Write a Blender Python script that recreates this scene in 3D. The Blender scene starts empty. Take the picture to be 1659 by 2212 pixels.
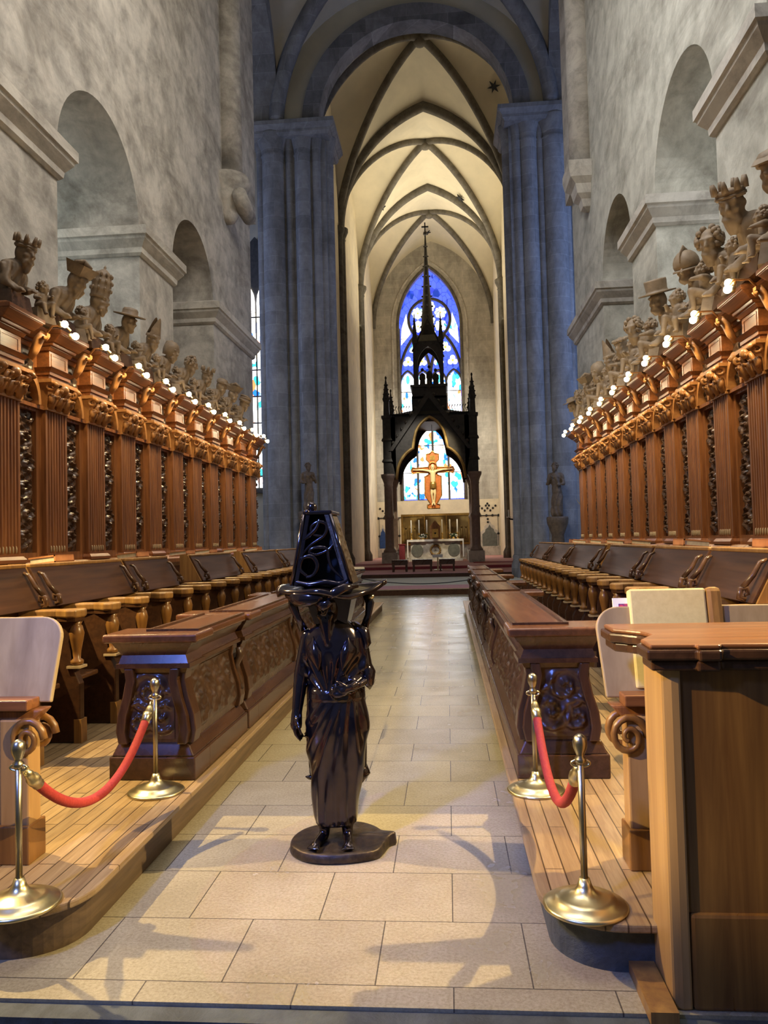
import bpy, bmesh, math, random
from mathutils import Vector, Matrix, noise
from math import sin, cos, pi, sqrt, atan2, radians
random.seed(7)
SC = bpy.context.scene
COL = SC.collection
# ------------------------------------------------------------------ camera
VPX, VPY, ROLL, FPX, IW, IH = 966.0, 1165.0, 0.028, 1660.0, 1659.0, 2212.0
CAM_POS = Vector((0.55, 0.0, 1.5))
v = Vector((VPX - IW / 2, VPY - IH / 2, FPX)).normalized()
u = Vector((-sin(ROLL), -cos(ROLL), 0.0)); u = (u - v * u.dot(v)).normalized()
r = v.cross(u)
cam = bpy.data.cameras.new('camera')
cam.sensor_fit = 'VERTICAL'; cam.sensor_height = 24.0; cam.lens = 24.0 * FPX / IH
cam.clip_start = 0.05; cam.clip_end = 300
co = bpy.data.objects.new('camera', cam); COL.objects.link(co)
ax = (Vector((r[0], v[0], u[0])), -Vector((r[1], v[1], u[1])), -Vector((r[2], v[2], u[2])))
M = Matrix.Identity(4)
for c in range(3):
    for k in range(3):
        M[k][c] = ax[c][k]
M.translation = CAM_POS
co.matrix_world = M
SC.camera = co
# ------------------------------------------------------------------ world, exposure, daylight
SC.view_settings.view_transform = 'Standard'
SC.view_settings.look = 'None'
SC.view_settings.gamma = 1.0
SC.view_settings.use_curve_mapping = False
SC.view_settings.exposure = 0.35
W = bpy.data.worlds.new('daylight'); SC.world = W; W.use_nodes = True
bgn = W.node_tree.nodes['Background']
bgn.inputs[0].default_value = (0.70, 0.80, 1.0, 1); bgn.inputs[1].default_value = 0.085

def light(name, kind, loc, energy, color, size=1.0, sy=None, target=None, spot=None, blend=0.4):
    d = bpy.data.lights.new(name, kind); d.energy = energy; d.color = color
    if kind == 'AREA':
        d.shape = 'RECTANGLE'; d.size = size; d.size_y = sy or size
        if spot: d.spread = spot
    else:
        d.shadow_soft_size = size
    if kind == 'SPOT':
        d.spot_size = spot; d.spot_blend = blend
    o = bpy.data.objects.new(name, d); COL.objects.link(o); o.location = loc
    if target is not None:
        o.rotation_euler = (Vector(target) - Vector(loc)).to_track_quat('-Z', 'Y').to_euler()
    return o
LAMP_W = 46.0
WARM = (1.0, 0.75, 0.36); COOL = (0.55, 0.72, 1.0); DAY = (1.0, 0.95, 0.86)
# daylight through the clerestory and aisle windows of the nave, the transepts and the choir
light('clerestory_daylight_left', 'AREA', (-3.6, 8, 15.2), 820, (0.95, 0.96, 1.0), 14, 2.0, (3.9, 11, 8), 1.9)
light('clerestory_daylight_right', 'AREA', (3.6, 8, 15.2), 760, (1.0, 0.93, 0.86), 14, 2.0, (-4.4, 11, 8), 1.9)
light('added_blue_lectern_light', 'AREA', (-2.3, -0.6, 5.0), 28, (0.16, 0.27, 1.0), 0.3, 0.75, (0.0, 3.7, 0.9), 0.7)  # small unseen blue light added to put blue highlights on the lectern
light('aisle_daylight_left', 'AREA', (-6.3, 9.3, 6.2), 190, (0.85, 0.97, 1.0), 1.6, 3.5, (-5.2, 12.2, 6.2))
light('aisle_daylight_right', 'AREA', (6.0, 9.6, 5.6), 60, (0.92, 0.97, 1.0), 1.6, 3.0, (5.0, 12.2, 5.6))
light('transept_daylight_left', 'AREA', (-10.5, 23.0, 9.5), 170, (0.35, 0.5, 1.0), 4, 9, (-4.0, 25.5, 8))
light('transept_daylight_right', 'AREA', (8.8, 22.6, 9.5), 270, (0.30, 0.46, 1.0), 4, 9, (3.4, 25.8, 8))
light('choir_daylight_left', 'AREA', (-3.5, 41, 13.0), 330, (1.0, 0.90, 0.68), 9, 3, (1.5, 40.5, 19.5), 2.0)
light('choir_daylight_right', 'AREA', (3.5, 41, 13.0), 330, (1.0, 0.90, 0.68), 9, 3, (-1.5, 40.5, 19.5), 2.0)
light('choir_side_daylight_left', 'AREA', (-3.6, 46.5, 7.0), 230, (1.0, 0.93, 0.80), 4, 6, (1.0, 50, 5))
light('choir_side_daylight_right', 'AREA', (3.6, 46.5, 7.0), 230, (1.0, 0.93, 0.80), 4, 6, (-1.0, 50, 5))
light('crucifix_spotlight', 'SPOT', (0.6, 31.5, 9.5), 1800, (1.0, 0.80, 0.48), 0.1, None, (-0.05, 37.0, 4.3), 0.42, 0.5)
light('added_altar_light', 'SPOT', (-1.2, 30.5, 10.0), 1500, (1.0, 0.92, 0.78), 0.2, None, (-0.05, 40.0, 1.6), 0.5, 0.6)  # added to brighten the altar front, no fixture built
# the two warm reading spotlights of the nearest stalls, just outside the picture
for sx in (-1, 1):
    light('stall_reading_spotlight', 'SPOT', (sx * 3.25, 4.25, 3.65), 860, WARM, 0.025, None, (sx * 0.55, 3.75, 0), 1.75, 0.35)
    light('added_board_light', 'SPOT', (sx * 3.2, 1.3, 3.6), 1300, WARM, 0.04, None, (-sx * 1.75, 3.25, 1.0), 0.42, 0.5)  # narrow strong beams added to brighten the opposite sloping boards
# ------------------------------------------------------------------ materials
def mat(name, base, rough=0.6, metal=0.0, kind=None, c2=None, scale=6.0, bump=0.25, axis='Z', spec=0.5, emit=None, estr=0.0, c3=None):
    m = bpy.data.materials.new(name); m.use_nodes = True
    nt = m.node_tree; N = nt.nodes; L = nt.links
    b = N['Principled BSDF']
    b.inputs['Roughness'].default_value = rough; b.inputs['Metallic'].default_value = metal
    b.inputs['Specular IOR Level'].default_value = spec
    b.inputs['Base Color'].default_value = (*base, 1)
    if emit:
        b.inputs['Emission Color'].default_value = (*emit, 1); b.inputs['Emission Strength'].default_value = estr
    tc = N.new('ShaderNodeTexCoord')
    def ramp(fac, cs):
        rp = N.new('ShaderNodeValToRGB'); e = rp.color_ramp.elements
        while len(e) < len(cs): e.new(0.5)
        for q, (p, c) in zip(e, cs): q.position = p; q.color = (*c, 1)
        L.new(fac, rp.inputs[0]); return rp.outputs[0]
    def nz(vec, sc, det=5, rg=0.6, dist=0.0):
        n = N.new('ShaderNodeTexNoise'); n.inputs['Scale'].default_value = sc; n.inputs['Detail'].default_value = det
        n.inputs['Roughness'].default_value = rg; n.inputs['Distortion'].default_value = dist
        L.new(vec, n.inputs['Vector']); return n.outputs['Fac']
    def mp(vec, s, rot=(0, 0, 0)):
        g = N.new('ShaderNodeMapping'); g.inputs['Scale'].default_value = s; g.inputs['Rotation'].default_value = rot
        L.new(vec, g.inputs['Vector']); return g.outputs[0]
    def mix(t, f, a, c):
        x = N.new('ShaderNodeMix'); x.data_type = 'RGBA'; x.blend_type = t
        if isinstance(f, float): x.inputs[0].default_value = f
        else: L.new(f, x.inputs[0])
        for s_, w in ((6, a), (7, c)):
            if isinstance(w, tuple): x.inputs[s_].default_value = (*w, 1)
            else: L.new(w, x.inputs[s_])
        return x.outputs[2]
    def bmp(h, st, dist=0.02):
        q = N.new('ShaderNodeBump'); q.inputs['Strength'].default_value = st; q.inputs['Distance'].default_value = dist
        L.new(h, q.inputs['Height']); L.new(q.outputs[0], b.inputs['Normal'])
    P = tc.outputs['Object']
    if kind == 'wood':
        s = {'Z': (14, 14, 0.9), 'Y': (14, 0.9, 14), 'X': (0.9, 14, 14)}[axis]
        fig = 'figured' in name
        f = nz(mp(P, tuple(q * 0.3 for q in s) if fig else s), scale, 6, 0.6, 2.2 if fig else 0.6)
        f2 = nz(mp(P, tuple(q * (0.16 if fig else 0.25) for q in s)), scale * (1.0 if fig else 0.5), 3, 0.5, 3.0 if fig else 1.5)
        c = ramp(f, [(0.3, c2 or tuple(q * 0.45 for q in base)), (0.68, base)])
        c = mix('MULTIPLY', 0.55, c, ramp(f2, [(0.35, (0.45, 0.4, 0.36)), (0.65, (1, 1, 1))]))
        L.new(c, b.inputs['Base Color']); bmp(f, bump, 0.004)
        L.new(ramp(f2, [(0.3, (rough * 1.25,) * 3), (0.7, (rough * 0.8,) * 3)]), b.inputs['Roughness'])
    elif kind == 'stone':
        f = nz(P, scale, 8, 0.62, 0.3); f2 = nz(mp(P, (1, 0.42, 1.0)), scale * 0.42, 7, 0.72, 0.6)
        c = ramp(f, [(0.3, c2 or tuple(q * 0.6 for q in base)), (0.62, base)])
        c = mix('MULTIPLY', 0.8, c, ramp(f2, [(0.36, (0.48, 0.46, 0.44)), (0.56, (1, 1, 1))]))
        L.new(c, b.inputs['Base Color']); bmp(f, bump, 0.05)
    elif kind in ('ashlar', 'ashlar_x'):
        # coursed blocks on a vertical face: columns along y (or x) and rows along z
        sp = N.new('ShaderNodeSeparateXYZ'); L.new(P, sp.inputs[0]); cb = N.new('ShaderNodeCombineXYZ')
        ad = N.new('ShaderNodeMath'); ad.operation = 'ADD'; L.new(sp.outputs[0], ad.inputs[0]); L.new(sp.outputs[1], ad.inputs[1])
        L.new(ad.outputs[0], cb.inputs[0]); L.new(sp.outputs[2], cb.inputs[1])
        br = N.new('ShaderNodeTexBrick'); br.inputs['Scale'].default_value = 1.0
        br.inputs['Brick Width'].default_value = 0.95; br.inputs['Row Height'].default_value = 0.48
        br.inputs['Mortar Size'].default_value = 0.012; br.inputs['Mortar Smooth'].default_value = 0.6
        br.inputs['Color1'].default_value = (*base, 1); br.inputs['Color2'].default_value = (*(c2 or tuple(q * 0.78 for q in base)), 1)
        br.inputs['Mortar'].default_value = (*(c3 or tuple(q * 1.12 for q in base)), 1)
        L.new(cb.outputs[0], br.inputs['Vector'])
        f = nz(P, scale, 8, 0.65); f2 = nz(mp(P, (1, 1, 0.35)), scale * 0.3, 5, 0.7, 0.6)
        c = mix('MULTIPLY', 0.6, br.outputs['Color'], ramp(f, [(0.3, (0.62, 0.61, 0.6)), (0.65, (1, 1, 1))]))
        c = mix('MULTIPLY', 0.7, c, ramp(f2, [(0.36, (0.5, 0.49, 0.48)), (0.58, (1, 1, 1))]))
        L.new(c, b.inputs['Base Color']); bmp(f, bump, 0.03)
    elif kind == 'slabs':
        br = N.new('ShaderNodeTexBrick'); br.inputs['Scale'].default_value = 1.0
        br.inputs['Brick Width'].default_value = 0.53; br.inputs['Row Height'].default_value = 0.44
        br.inputs['Mortar Size'].default_value = 0.0028; br.inputs['Mortar Smooth'].default_value = 0.2; br.inputs['Bias'].default_value = -0.1
        br.inputs['Color1'].default_value = (*base, 1); br.inputs['Color2'].default_value = (*c2, 1); br.inputs['Mortar'].default_value = (*c3, 1)
        L.new(P, br.inputs['Vector'])
        f = nz(P, 75, 6, 0.75); f2 = nz(P, 2.2, 5, 0.6, 0.4)
        c = mix('MULTIPLY', 0.62, br.outputs['Color'], ramp(f, [(0.35, (0.5, 0.47, 0.42)), (0.6, (1, 1, 1))]))
        c = mix('MULTIPLY', 0.6, c, ramp(f2, [(0.35, (0.66, 0.63, 0.58)), (0.65, (1, 1, 1))]))
        L.new(c, b.inputs['Base Color']); bmp(f, bump, 0.004)
        L.new(ramp(f2, [(0.3, (rough * 1.35,) * 3), (0.7, (rough * 0.8,) * 3)]), b.inputs['Roughness'])
    elif kind == 'parquet':
        br = N.new('ShaderNodeTexBrick'); br.inputs['Scale'].default_value = 1.0
        br.inputs['Brick Width'].default_value = 0.9; br.inputs['Row Height'].default_value = 0.075
        br.inputs['Mortar Size'].default_value = 0.003; br.inputs['Color1'].default_value = (*base, 1)
        br.inputs['Color2'].default_value = (*c2, 1); br.inputs['Mortar'].default_value = (*c3, 1)
        L.new(mp(P, (1, 1, 1), (0, 0, pi / 2)), br.inputs['Vector'])
        f = nz(mp(P, (14, 0.8, 14)), 5, 6, 0.65, 0.6)
        c = mix('MULTIPLY', 0.7, br.outputs['Color'], ramp(f, [(0.3, (0.5, 0.42, 0.34)), (0.66, (1, 1, 1))]))
        L.new(c, b.inputs['Base Color']); bmp(f, bump, 0.003)
    elif kind == 'noise':
        f = nz(P, scale, 6, 0.6, 0.2)
        L.new(ramp(f, [(0.32, c2 or tuple(q * 0.6 for q in base)), (0.66, base)]), b.inputs['Base Color']); bmp(f, bump, 0.01)
    elif kind == 'cells':      # leaded coloured glass, lit from outside
        vo = N.new('ShaderNodeTexVoronoi'); vo.inputs['Scale'].default_value = scale; L.new(mp(P, (1, 1, 0.75)), vo.inputs['Vector'])
        hs = N.new('ShaderNodeSeparateColor'); L.new(vo.outputs['Color'], hs.inputs[0])
        ve = N.new('ShaderNodeTexVoronoi'); ve.feature = 'DISTANCE_TO_EDGE'; ve.inputs['Scale'].default_value = scale; L.new(mp(P, (1, 1, 0.75)), ve.inputs['Vector'])
        big = nz(mp(P, (1, 1, 0.55)), 1.1, 2, 0.5)
        col = ramp(hs.outputs[0], [(0.0, (1, 1, 1)), (0.46, (1, 1, 1)), (0.5, c2), (0.62, (1, 1, 1)), (0.68, c3), (0.78, (1, 0.93, 0.75)), (0.86, (0.02, 0.25, 0.3)), (1.0, (1, 1, 1))])
        rp = col.node.color_ramp; rp.interpolation = 'CONSTANT'
        c = mix('MIX', ramp(big, [(0.40, (0.05,) * 3), (0.52, (1, 1, 1))]), (0.95, 0.98, 1.0), col)
        c = mix('MULTIPLY', 1.0, c, ramp(ve.outputs['Distance'], [(0.0, (0.06,) * 3), (0.035, (1, 1, 1))]))
        c = mix('MULTIPLY', 1.0, c, base)
        b.inputs['Base Color'].default_value = (0.02, 0.02, 0.02, 1)
        L.new(c, b.inputs['Emission Color']); b.inputs['Emission Strength'].default_value = estr
    elif kind == 'grain':      # gilded or patterned panel
        f = nz(P, scale, 4, 0.6); vo = N.new('ShaderNodeTexVoronoi'); vo.inputs['Scale'].default_value = scale * 0.7; L.new(P, vo.inputs['Vector'])
        L.new(mix('MIX', ramp(vo.outputs['Distance'], [(0.25, (0, 0, 0)), (0.5, (1, 1, 1))]), base, c2), b.inputs['Base Color']); bmp(f, bump, 0.01)
    return m
MT = {}
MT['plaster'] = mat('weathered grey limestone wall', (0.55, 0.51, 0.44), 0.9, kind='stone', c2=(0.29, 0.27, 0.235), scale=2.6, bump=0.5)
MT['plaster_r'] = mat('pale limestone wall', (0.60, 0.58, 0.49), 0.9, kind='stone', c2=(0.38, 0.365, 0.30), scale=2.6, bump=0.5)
MT['pier'] = mat('dressed grey limestone blocks', (0.40, 0.39, 0.37), 0.85, kind='ashlar', scale=5, bump=0.3)
MT['arch'] = mat('grey banded arch stone', (0.36, 0.35, 0.34), 0.85, kind='ashlar', c2=(0.2, 0.195, 0.19), scale=5, bump=0.3)
MT['impost'] = mat('smooth pale limestone', (0.60, 0.56, 0.48), 0.8, kind='stone', c2=(0.5, 0.46, 0.4), scale=4, bump=0.15)
MT['east'] = mat('mottled grey ashlar', (0.60, 0.56, 0.48), 0.9, kind='ashlar', c2=(0.50, 0.465, 0.40), scale=3, bump=0.3)
MT['vault'] = mat('cream plaster of vault', (0.74, 0.66, 0.49), 0.9, kind='noise', c2=(0.62, 0.56, 0.42), scale=0.7, bump=0.05)
MT['rib'] = mat('dark grey rib stone', (0.17, 0.15, 0.12), 0.85, kind='stone', c2=(0.11, 0.10, 0.08), scale=4, bump=0.2)
MT['cream'] = mat('cream limewash', (0.78, 0.68, 0.48), 0.9, kind='noise', c2=(0.62, 0.54, 0.40), scale=1.4, bump=0.08)
MT['floor'] = mat('beige limestone slabs', (0.47, 0.405, 0.25), 0.215, kind='slabs', c2=(0.40, 0.345, 0.225), c3=(0.12, 0.10, 0.075), bump=0.14)
MT['step'] = mat('dark slate grey step', (0.085, 0.095, 0.095), 0.7, kind='stone', scale=9, bump=0.4)
MT['riser'] = mat('dark timber riser', (0.20, 0.13, 0.07), 0.6, kind='wood', axis='Y', scale=2, bump=0.2)
MT['parquet'] = mat('golden oak planks', (0.42, 0.285, 0.135), 0.33, kind='parquet', c2=(0.31, 0.205, 0.095), c3=(0.08, 0.045, 0.02), bump=0.15)
MT['wood'] = mat('polished red walnut upright grain', (0.34, 0.135, 0.042), 0.34, kind='wood', c2=(0.15, 0.05, 0.016), scale=2.2, bump=0.12)
MT['wood_y'] = mat('polished red walnut long grain', (0.29, 0.105, 0.032), 0.32, kind='wood', c2=(0.14, 0.046, 0.015), axis='Y', scale=2.2, bump=0.12)
MT['wood_x'] = mat('polished walnut cross grain', (0.30, 0.12, 0.04), 0.32, kind='wood', c2=(0.15, 0.055, 0.018), axis='X', scale=2.2, bump=0.12)
MT['dark'] = mat('dark carved walnut', (0.10, 0.05, 0.026), 0.26, kind='noise', c2=(0.04, 0.019, 0.01), scale=9, bump=0.1)
MT['carve'] = mat('carved walnut', (0.070, 0.036, 0.019), 0.33, kind='noise', c2=(0.035, 0.018, 0.010), scale=10, bump=0.12)
MT['gild'] = mat('golden brown limewood carving', (0.42, 0.20, 0.065), 0.36, kind='noise', c2=(0.24, 0.10, 0.03), scale=12, bump=0.12)
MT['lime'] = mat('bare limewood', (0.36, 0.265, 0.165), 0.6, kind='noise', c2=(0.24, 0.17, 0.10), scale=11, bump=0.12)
MT['lime_d'] = mat('dark limewood with shade tone', (0.24, 0.165, 0.095), 0.6, kind='noise', c2=(0.14, 0.095, 0.055), scale=11, bump=0.12)  # shade of the backlit left busts put into the colour; pier statues share it
MT['bench'] = mat('dark brown walnut long grain', (0.095, 0.043, 0.019), 0.26, kind='wood', c2=(0.052, 0.022, 0.010), axis='Y', scale=2, bump=0.1)
MT['desk'] = mat('very dark walnut desk board', (0.085, 0.036, 0.015), 0.4, kind='wood', c2=(0.045, 0.018, 0.008), axis='Y', scale=2, bump=0.06, spec=0.3)
MT['bench_t'] = mat('brown walnut bench top', (0.165, 0.066, 0.025), 0.24, kind='wood', c2=(0.10, 0.038, 0.014), axis='Y', scale=2, bump=0.08)
MT['bench_z'] = mat('dark brown walnut upright grain', (0.095, 0.043, 0.019), 0.28, kind='wood', c2=(0.052, 0.022, 0.010), scale=2, bump=0.1)
MT['honey'] = mat('honey coloured walnut', (0.40, 0.215, 0.06), 0.36, kind='wood', c2=(0.20, 0.092, 0.03), scale=1.4, bump=0.08)
MT['honey_d'] = mat('figured brown walnut veneer', (0.31, 0.15, 0.036), 0.33, kind='wood', c2=(0.11, 0.040, 0.010), scale=1.1, bump=0.08)
MT['honey_l'] = mat('light honey walnut', (0.50, 0.30, 0.115), 0.36, kind='wood', c2=(0.36, 0.20, 0.07), scale=1.4, bump=0.08)
MT['pale'] = mat('pale oak board', (0.46, 0.345, 0.20), 0.45, kind='wood', c2=(0.36, 0.26, 0.14), scale=1.6, bump=0.08)
MT['bronze'] = mat('dark polished bronze', (0.085, 0.066, 0.066), 0.14, metal=0.92, kind='noise', c2=(0.05, 0.042, 0.048), scale=7, bump=0.06)
MT['bronze_m'] = mat('matt brown bronze', (0.10, 0.07, 0.045), 0.42, metal=0.7, kind='noise', c2=(0.04, 0.03, 0.022), scale=26, bump=0.5)
MT['brass'] = mat('polished brass', (0.66, 0.56, 0.32), 0.30, metal=1.0)
MT['steel'] = mat('tarnished brass tube', (0.40, 0.35, 0.25), 0.3, metal=1.0)
MT['rope'] = mat('red velvet rope', (0.38, 0.032, 0.024), 0.8, kind='noise', c2=(0.30, 0.02, 0.018), scale=60, bump=0.4)
MT['book'] = mat('tan book cover', (0.62, 0.27, 0.10), 0.55, kind='noise', c2=(0.45, 0.17, 0.06), scale=14)
MT['page'] = mat('cream paper', (0.80, 0.72, 0.52), 0.8, kind='noise', c2=(0.66, 0.58, 0.4), scale=30, bump=0.05)
MT['yellow'] = mat('yellow linen cover', (0.74, 0.62, 0.30), 0.6, kind='noise', c2=(0.66, 0.54, 0.25), scale=40, bump=0.05)
MT['black'] = mat('black slate and lead', (0.018, 0.019, 0.022), 0.6, kind='noise', scale=8)
MT['blacks'] = mat('dark bronze gothic stonework', (0.045, 0.040, 0.036), 0.55, kind='noise', c2=(0.02, 0.018, 0.016), scale=7)
MT['marble'] = mat('reddish grey marble', (0.30, 0.22, 0.19), 0.4, kind='noise', c2=(0.2, 0.15, 0.135), scale=7, bump=0.05)
MT['gold'] = mat('gold leaf', (0.86, 0.56, 0.16), 0.3, metal=0.8, kind='noise', c2=(0.6, 0.36, 0.09), scale=14)
MT['retable'] = mat('dull gold figured panel', (0.52, 0.37, 0.13), 0.45, metal=0.4, kind='grain', c2=(0.30, 0.20, 0.07), scale=3.0)
MT['white'] = mat('white linen', (0.82, 0.81, 0.78), 0.8, kind='noise', c2=(0.74, 0.73, 0.7), scale=9, bump=0.1)
MT['altar'] = mat('pale altar stone', (0.62, 0.60, 0.54), 0.7, kind='stone', scale=4, bump=0.1)
MT['red'] = mat('dark red carpet', (0.30, 0.05, 0.06), 0.95, kind='noise', c2=(0.22, 0.035, 0.045), scale=20)
MT['rose'] = mat('rose carpet', (0.50, 0.25, 0.22), 0.95, kind='noise', c2=(0.4, 0.19, 0.17), scale=20)
MT['sage'] = mat('pale green grey carpet', (0.50, 0.45, 0.29), 0.95, kind='noise', c2=(0.42, 0.38, 0.25), scale=16)
MT['blue'] = mat('deep blue painted door', (0.02, 0.07, 0.25), 0.5, kind='noise', scale=6)
MT['niche'] = mat('dull green grey stone', (0.15, 0.16, 0.14), 0.6, kind='noise', scale=6)
MT['candle'] = mat('ivory wax', (0.9, 0.87, 0.78), 0.5)
MT['leafy'] = mat('dark green leaves', (0.03, 0.07, 0.02), 0.6, kind='noise', scale=20)
MT['skin'] = mat('pale painted flesh', (0.95, 0.78, 0.42), 0.5)
MT['paint'] = mat('orange red painted board', (0.70, 0.24, 0.05), 0.5, kind='noise', c2=(0.5, 0.13, 0.03), scale=9)
MT['iron'] = mat('black wrought iron', (0.015, 0.014, 0.014), 0.5, metal=0.3)
MT['bulb'] = mat('glowing lamp glass', (1, 1, 1), 0.3, emit=(1.0, 0.82, 0.52), estr=60.0)
MT['print_a'] = mat('white printed card', (0.8, 0.8, 0.82), 0.5)
MT['print_b'] = mat('red and blue print', (0.55, 0.05, 0.12), 0.5, kind='grain', c2=(0.02, 0.02, 0.2), scale=40)
MT['glass_w'] = mat('white and coloured leaded glass', (1.0, 1.0, 1.0), 0.2, kind='cells', c2=(0.01, 0.09, 0.5), c3=(0.62, 0.13, 0.04), scale=4.6, estr=4.0)
MT['glass_b'] = mat('cobalt blue leaded glass', (0.07, 0.12, 1.0), 0.2, kind='cells', c2=(0.3, 0.35, 1.0), c3=(0.6, 0.7, 1.0), scale=3.0, estr=1.5)
MT['glass_p'] = mat('white rosette glass', (1.0, 0.98, 0.95), 0.2, kind='cells', c2=(0.8, 0.75, 1.0), c3=(1.0, 0.75, 0.6), scale=2.2, estr=2.6)
MT['glass_y'] = mat('amber glass', (1.0, 0.55, 0.12), 0.2, emit=(1.0, 0.5, 0.1), estr=1.3)
MT['glass_t'] = mat('turquoise glass', (0.1, 0.7, 0.8), 0.2, emit=(0.08, 0.62, 0.8), estr=1.4)
MT['lead'] = mat('dark tracery stone', (0.10, 0.09, 0.08), 0.8, kind='noise', scale=6)
# ------------------------------------------------------------------ mesh tools
class MB:
    """collects shapes; build() links them as ONE mesh object"""
    def __init__(s): s.v = []; s.f = []; s.sm = []
    def add(s, vs, fs, smooth=False):
        o = len(s.v); s.v += [tuple(p) for p in vs]
        for f in fs: s.f.append([o + i for i in f]); s.sm.append(smooth)
        return s
    def box(s, x0, x1, y0, y1, z0, z1): return s.frus((x0, x1, y0, y1), z0, (x0, x1, y0, y1), z1)
    def frus(s, a, z0, b, z1):
        vs = [(a[0], a[2], z0), (a[1], a[2], z0), (a[1], a[3], z0), (a[0], a[3], z0), (b[0], b[2], z1), (b[1], b[2], z1), (b[1], b[3], z1), (b[0], b[3], z1)]
        return s.add(vs, [(3, 2, 1, 0), (4, 5, 6, 7), (0, 1, 5, 4), (1, 2, 6, 5), (2, 3, 7, 6), (3, 0, 4, 7)])
    def obox(s, c, size, rot):
        R = rot if isinstance(rot, Matrix) else Matrix.Rotation(rot[1], 3, rot[0]); c = Vector(c); h = Vector(size) / 2
        vs = [c + R @ Vector((sx * h.x, sy * h.y, sz * h.z)) for sz in (-1, 1) for sx, sy in ((-1, -1), (1, -1), (1, 1), (-1, 1))]
        return s.add(vs, [(3, 2, 1, 0), (4, 5, 6, 7), (0, 1, 5, 4), (1, 2, 6, 5), (2, 3, 7, 6), (3, 0, 4, 7)])
    def prism(s, poly, a0, a1, axis='y', smooth=False):
        """poly: 2D outline; axis x: (y,z), y: (x,z), z: (x,y)"""
        n = len(poly)
        def p(q, a): return {'x': (a, q[0], q[1]), 'y': (q[0], a, q[1]), 'z': (q[0], q[1], a)}[axis]
        vs = [p(q, a0) for q in poly] + [p(q, a1) for q in poly]
        s.add(vs, [tuple(range(n))[::-1], tuple(range(n, 2 * n))])
        o = len(s.v) - 2 * n
        for i in range(n):
            j = (i + 1) % n; s.f.append([o + i, o + j, o + n + j, o + n + i]); s.sm.append(smooth)
        return s
    def lathe(s, prof, c=(0, 0, 0), n=20, a0=0.0, a1=2 * pi, ax='z', sq=1.0):
        full = abs(a1 - a0 - 2 * pi) < 1e-6; m = n if full else n + 1; vs = []
        for (rr, z) in prof:
            for i in range(m):
                t = a0 + (a1 - a0) * i / n; x, y = rr * cos(t), rr * sin(t) * sq
                vs.append((c[0] + x, c[1] + y, c[2] + z) if ax == 'z' else ((c[0] + x, c[1] + z, c[2] + y) if ax == 'y' else (c[0] + z, c[1] + x, c[2] + y)))
        fs = []
        for k in range(len(prof) - 1):
            for i in range(n):
                j = (i + 1) % m; fs.append((k * m + i, k * m + j, (k + 1) * m + j, (k + 1) * m + i))
        if full:
            fs.append(tuple(range(m))[::-1]); fs.append(tuple(range((len(prof) - 1) * m, len(prof) * m)))
        return s.add(vs, fs, True)
    def ball(s, c, rad, n=12, m=8, R=None):
        if not hasattr(rad, '__len__'): rad = (rad,) * 3
        vs = []; c = Vector(c)
        for j in range(1, m):
            for i in range(n):
                q = Vector((rad[0] * sin(pi * j / m) * cos(2 * pi * i / n), rad[1] * sin(pi * j / m) * sin(2 * pi * i / n), rad[2] * cos(pi * j / m)))
                vs.append(c + (R @ q if R else q))
        a, b_ = Vector((0, 0, rad[2])), Vector((0, 0, -rad[2]))
        vs += [c + (R @ a if R else a), c + (R @ b_ if R else b_)]; t = len(vs) - 2; fs = []
        for i in range(n):
            k = (i + 1) % n
            for j in range(m - 2): fs.append((j * n + i, (j + 1) * n + i, (j + 1) * n + k, j * n + k))
            fs.append((t, i, k)); fs.append((t + 1, (m - 2) * n + k, (m - 2) * n + i))
        return s.add(vs, fs, True)
    def tube(s, pts, rad, n=8, closed=False, flat=None):
        """round (or flattened: flat=(a,b)) tube through pts"""
        pts = [Vector(p) for p in pts]; k = len(pts); vs = []; up = None
        for i, p in enumerate(pts):
            d = (pts[(i + 1) % k] - pts[i - 1]) if closed else (pts[min(i + 1, k - 1)] - pts[max(i - 1, 0)])
            d = d.normalized() if d.length > 1e-9 else Vector((0, 0, 1))
            if up is None:
                up = Vector((0, 0, 1)) if abs(d.z) < 0.9 else Vector((1, 0, 0))
            a = d.cross(up).normalized(); up = a.cross(d).normalized()
            rr = rad[i] if hasattr(rad, '__len__') else rad
            fx, fy = flat if flat else (1, 1)
            for j in range(n):
                t = 2 * pi * j / n; vs.append(p + a * rr * fx * cos(t) + up * rr * fy * sin(t))
        fs = []
        for i in range(k if closed else k - 1):
            for j in range(n):
                fs.append((i * n + j, i * n + (j + 1) % n, ((i + 1) % k) * n + (j + 1) % n, ((i + 1) % k) * n + j))
        if not closed: fs += [tuple(range(n))[::-1], tuple(range((k - 1) * n, k * n))]
        return s.add(vs, fs, True)
    def capsule(s, p0, p1, r0, r1, n=12):
        p0, p1 = Vector(p0), Vector(p1); d = p1 - p0; L = d.length
        d = d / L if L > 1e-9 else Vector((0, 0, 1)); pts = []; rs = []
        for t in (-1, -0.92, -0.7, -0.38): pts.append(p0 + d * t * r0); rs.append(max(1e-3, r0 * sqrt(1 - t * t)))
        for t in (0, 0.25, 0.5, 0.75, 1): pts.append(p0 + d * L * t); rs.append(r0 + (r1 - r0) * t)
        for t in (0.38, 0.7, 0.92, 1): pts.append(p1 + d * t * r1); rs.append(max(1e-3, r1 * sqrt(1 - t * t)))
        return s.tube(pts, rs, n)
    def grid(s, nu, nv, fn, smooth=True):
        vs = [fn(i / nu, j / nv) for j in range(nv + 1) for i in range(nu + 1)]
        return s.add(vs, [(j * (nu + 1) + i, j * (nu + 1) + i + 1, (j + 1) * (nu + 1) + i + 1, (j + 1) * (nu + 1) + i) for j in range(nv) for i in range(nu)], smooth)
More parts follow.
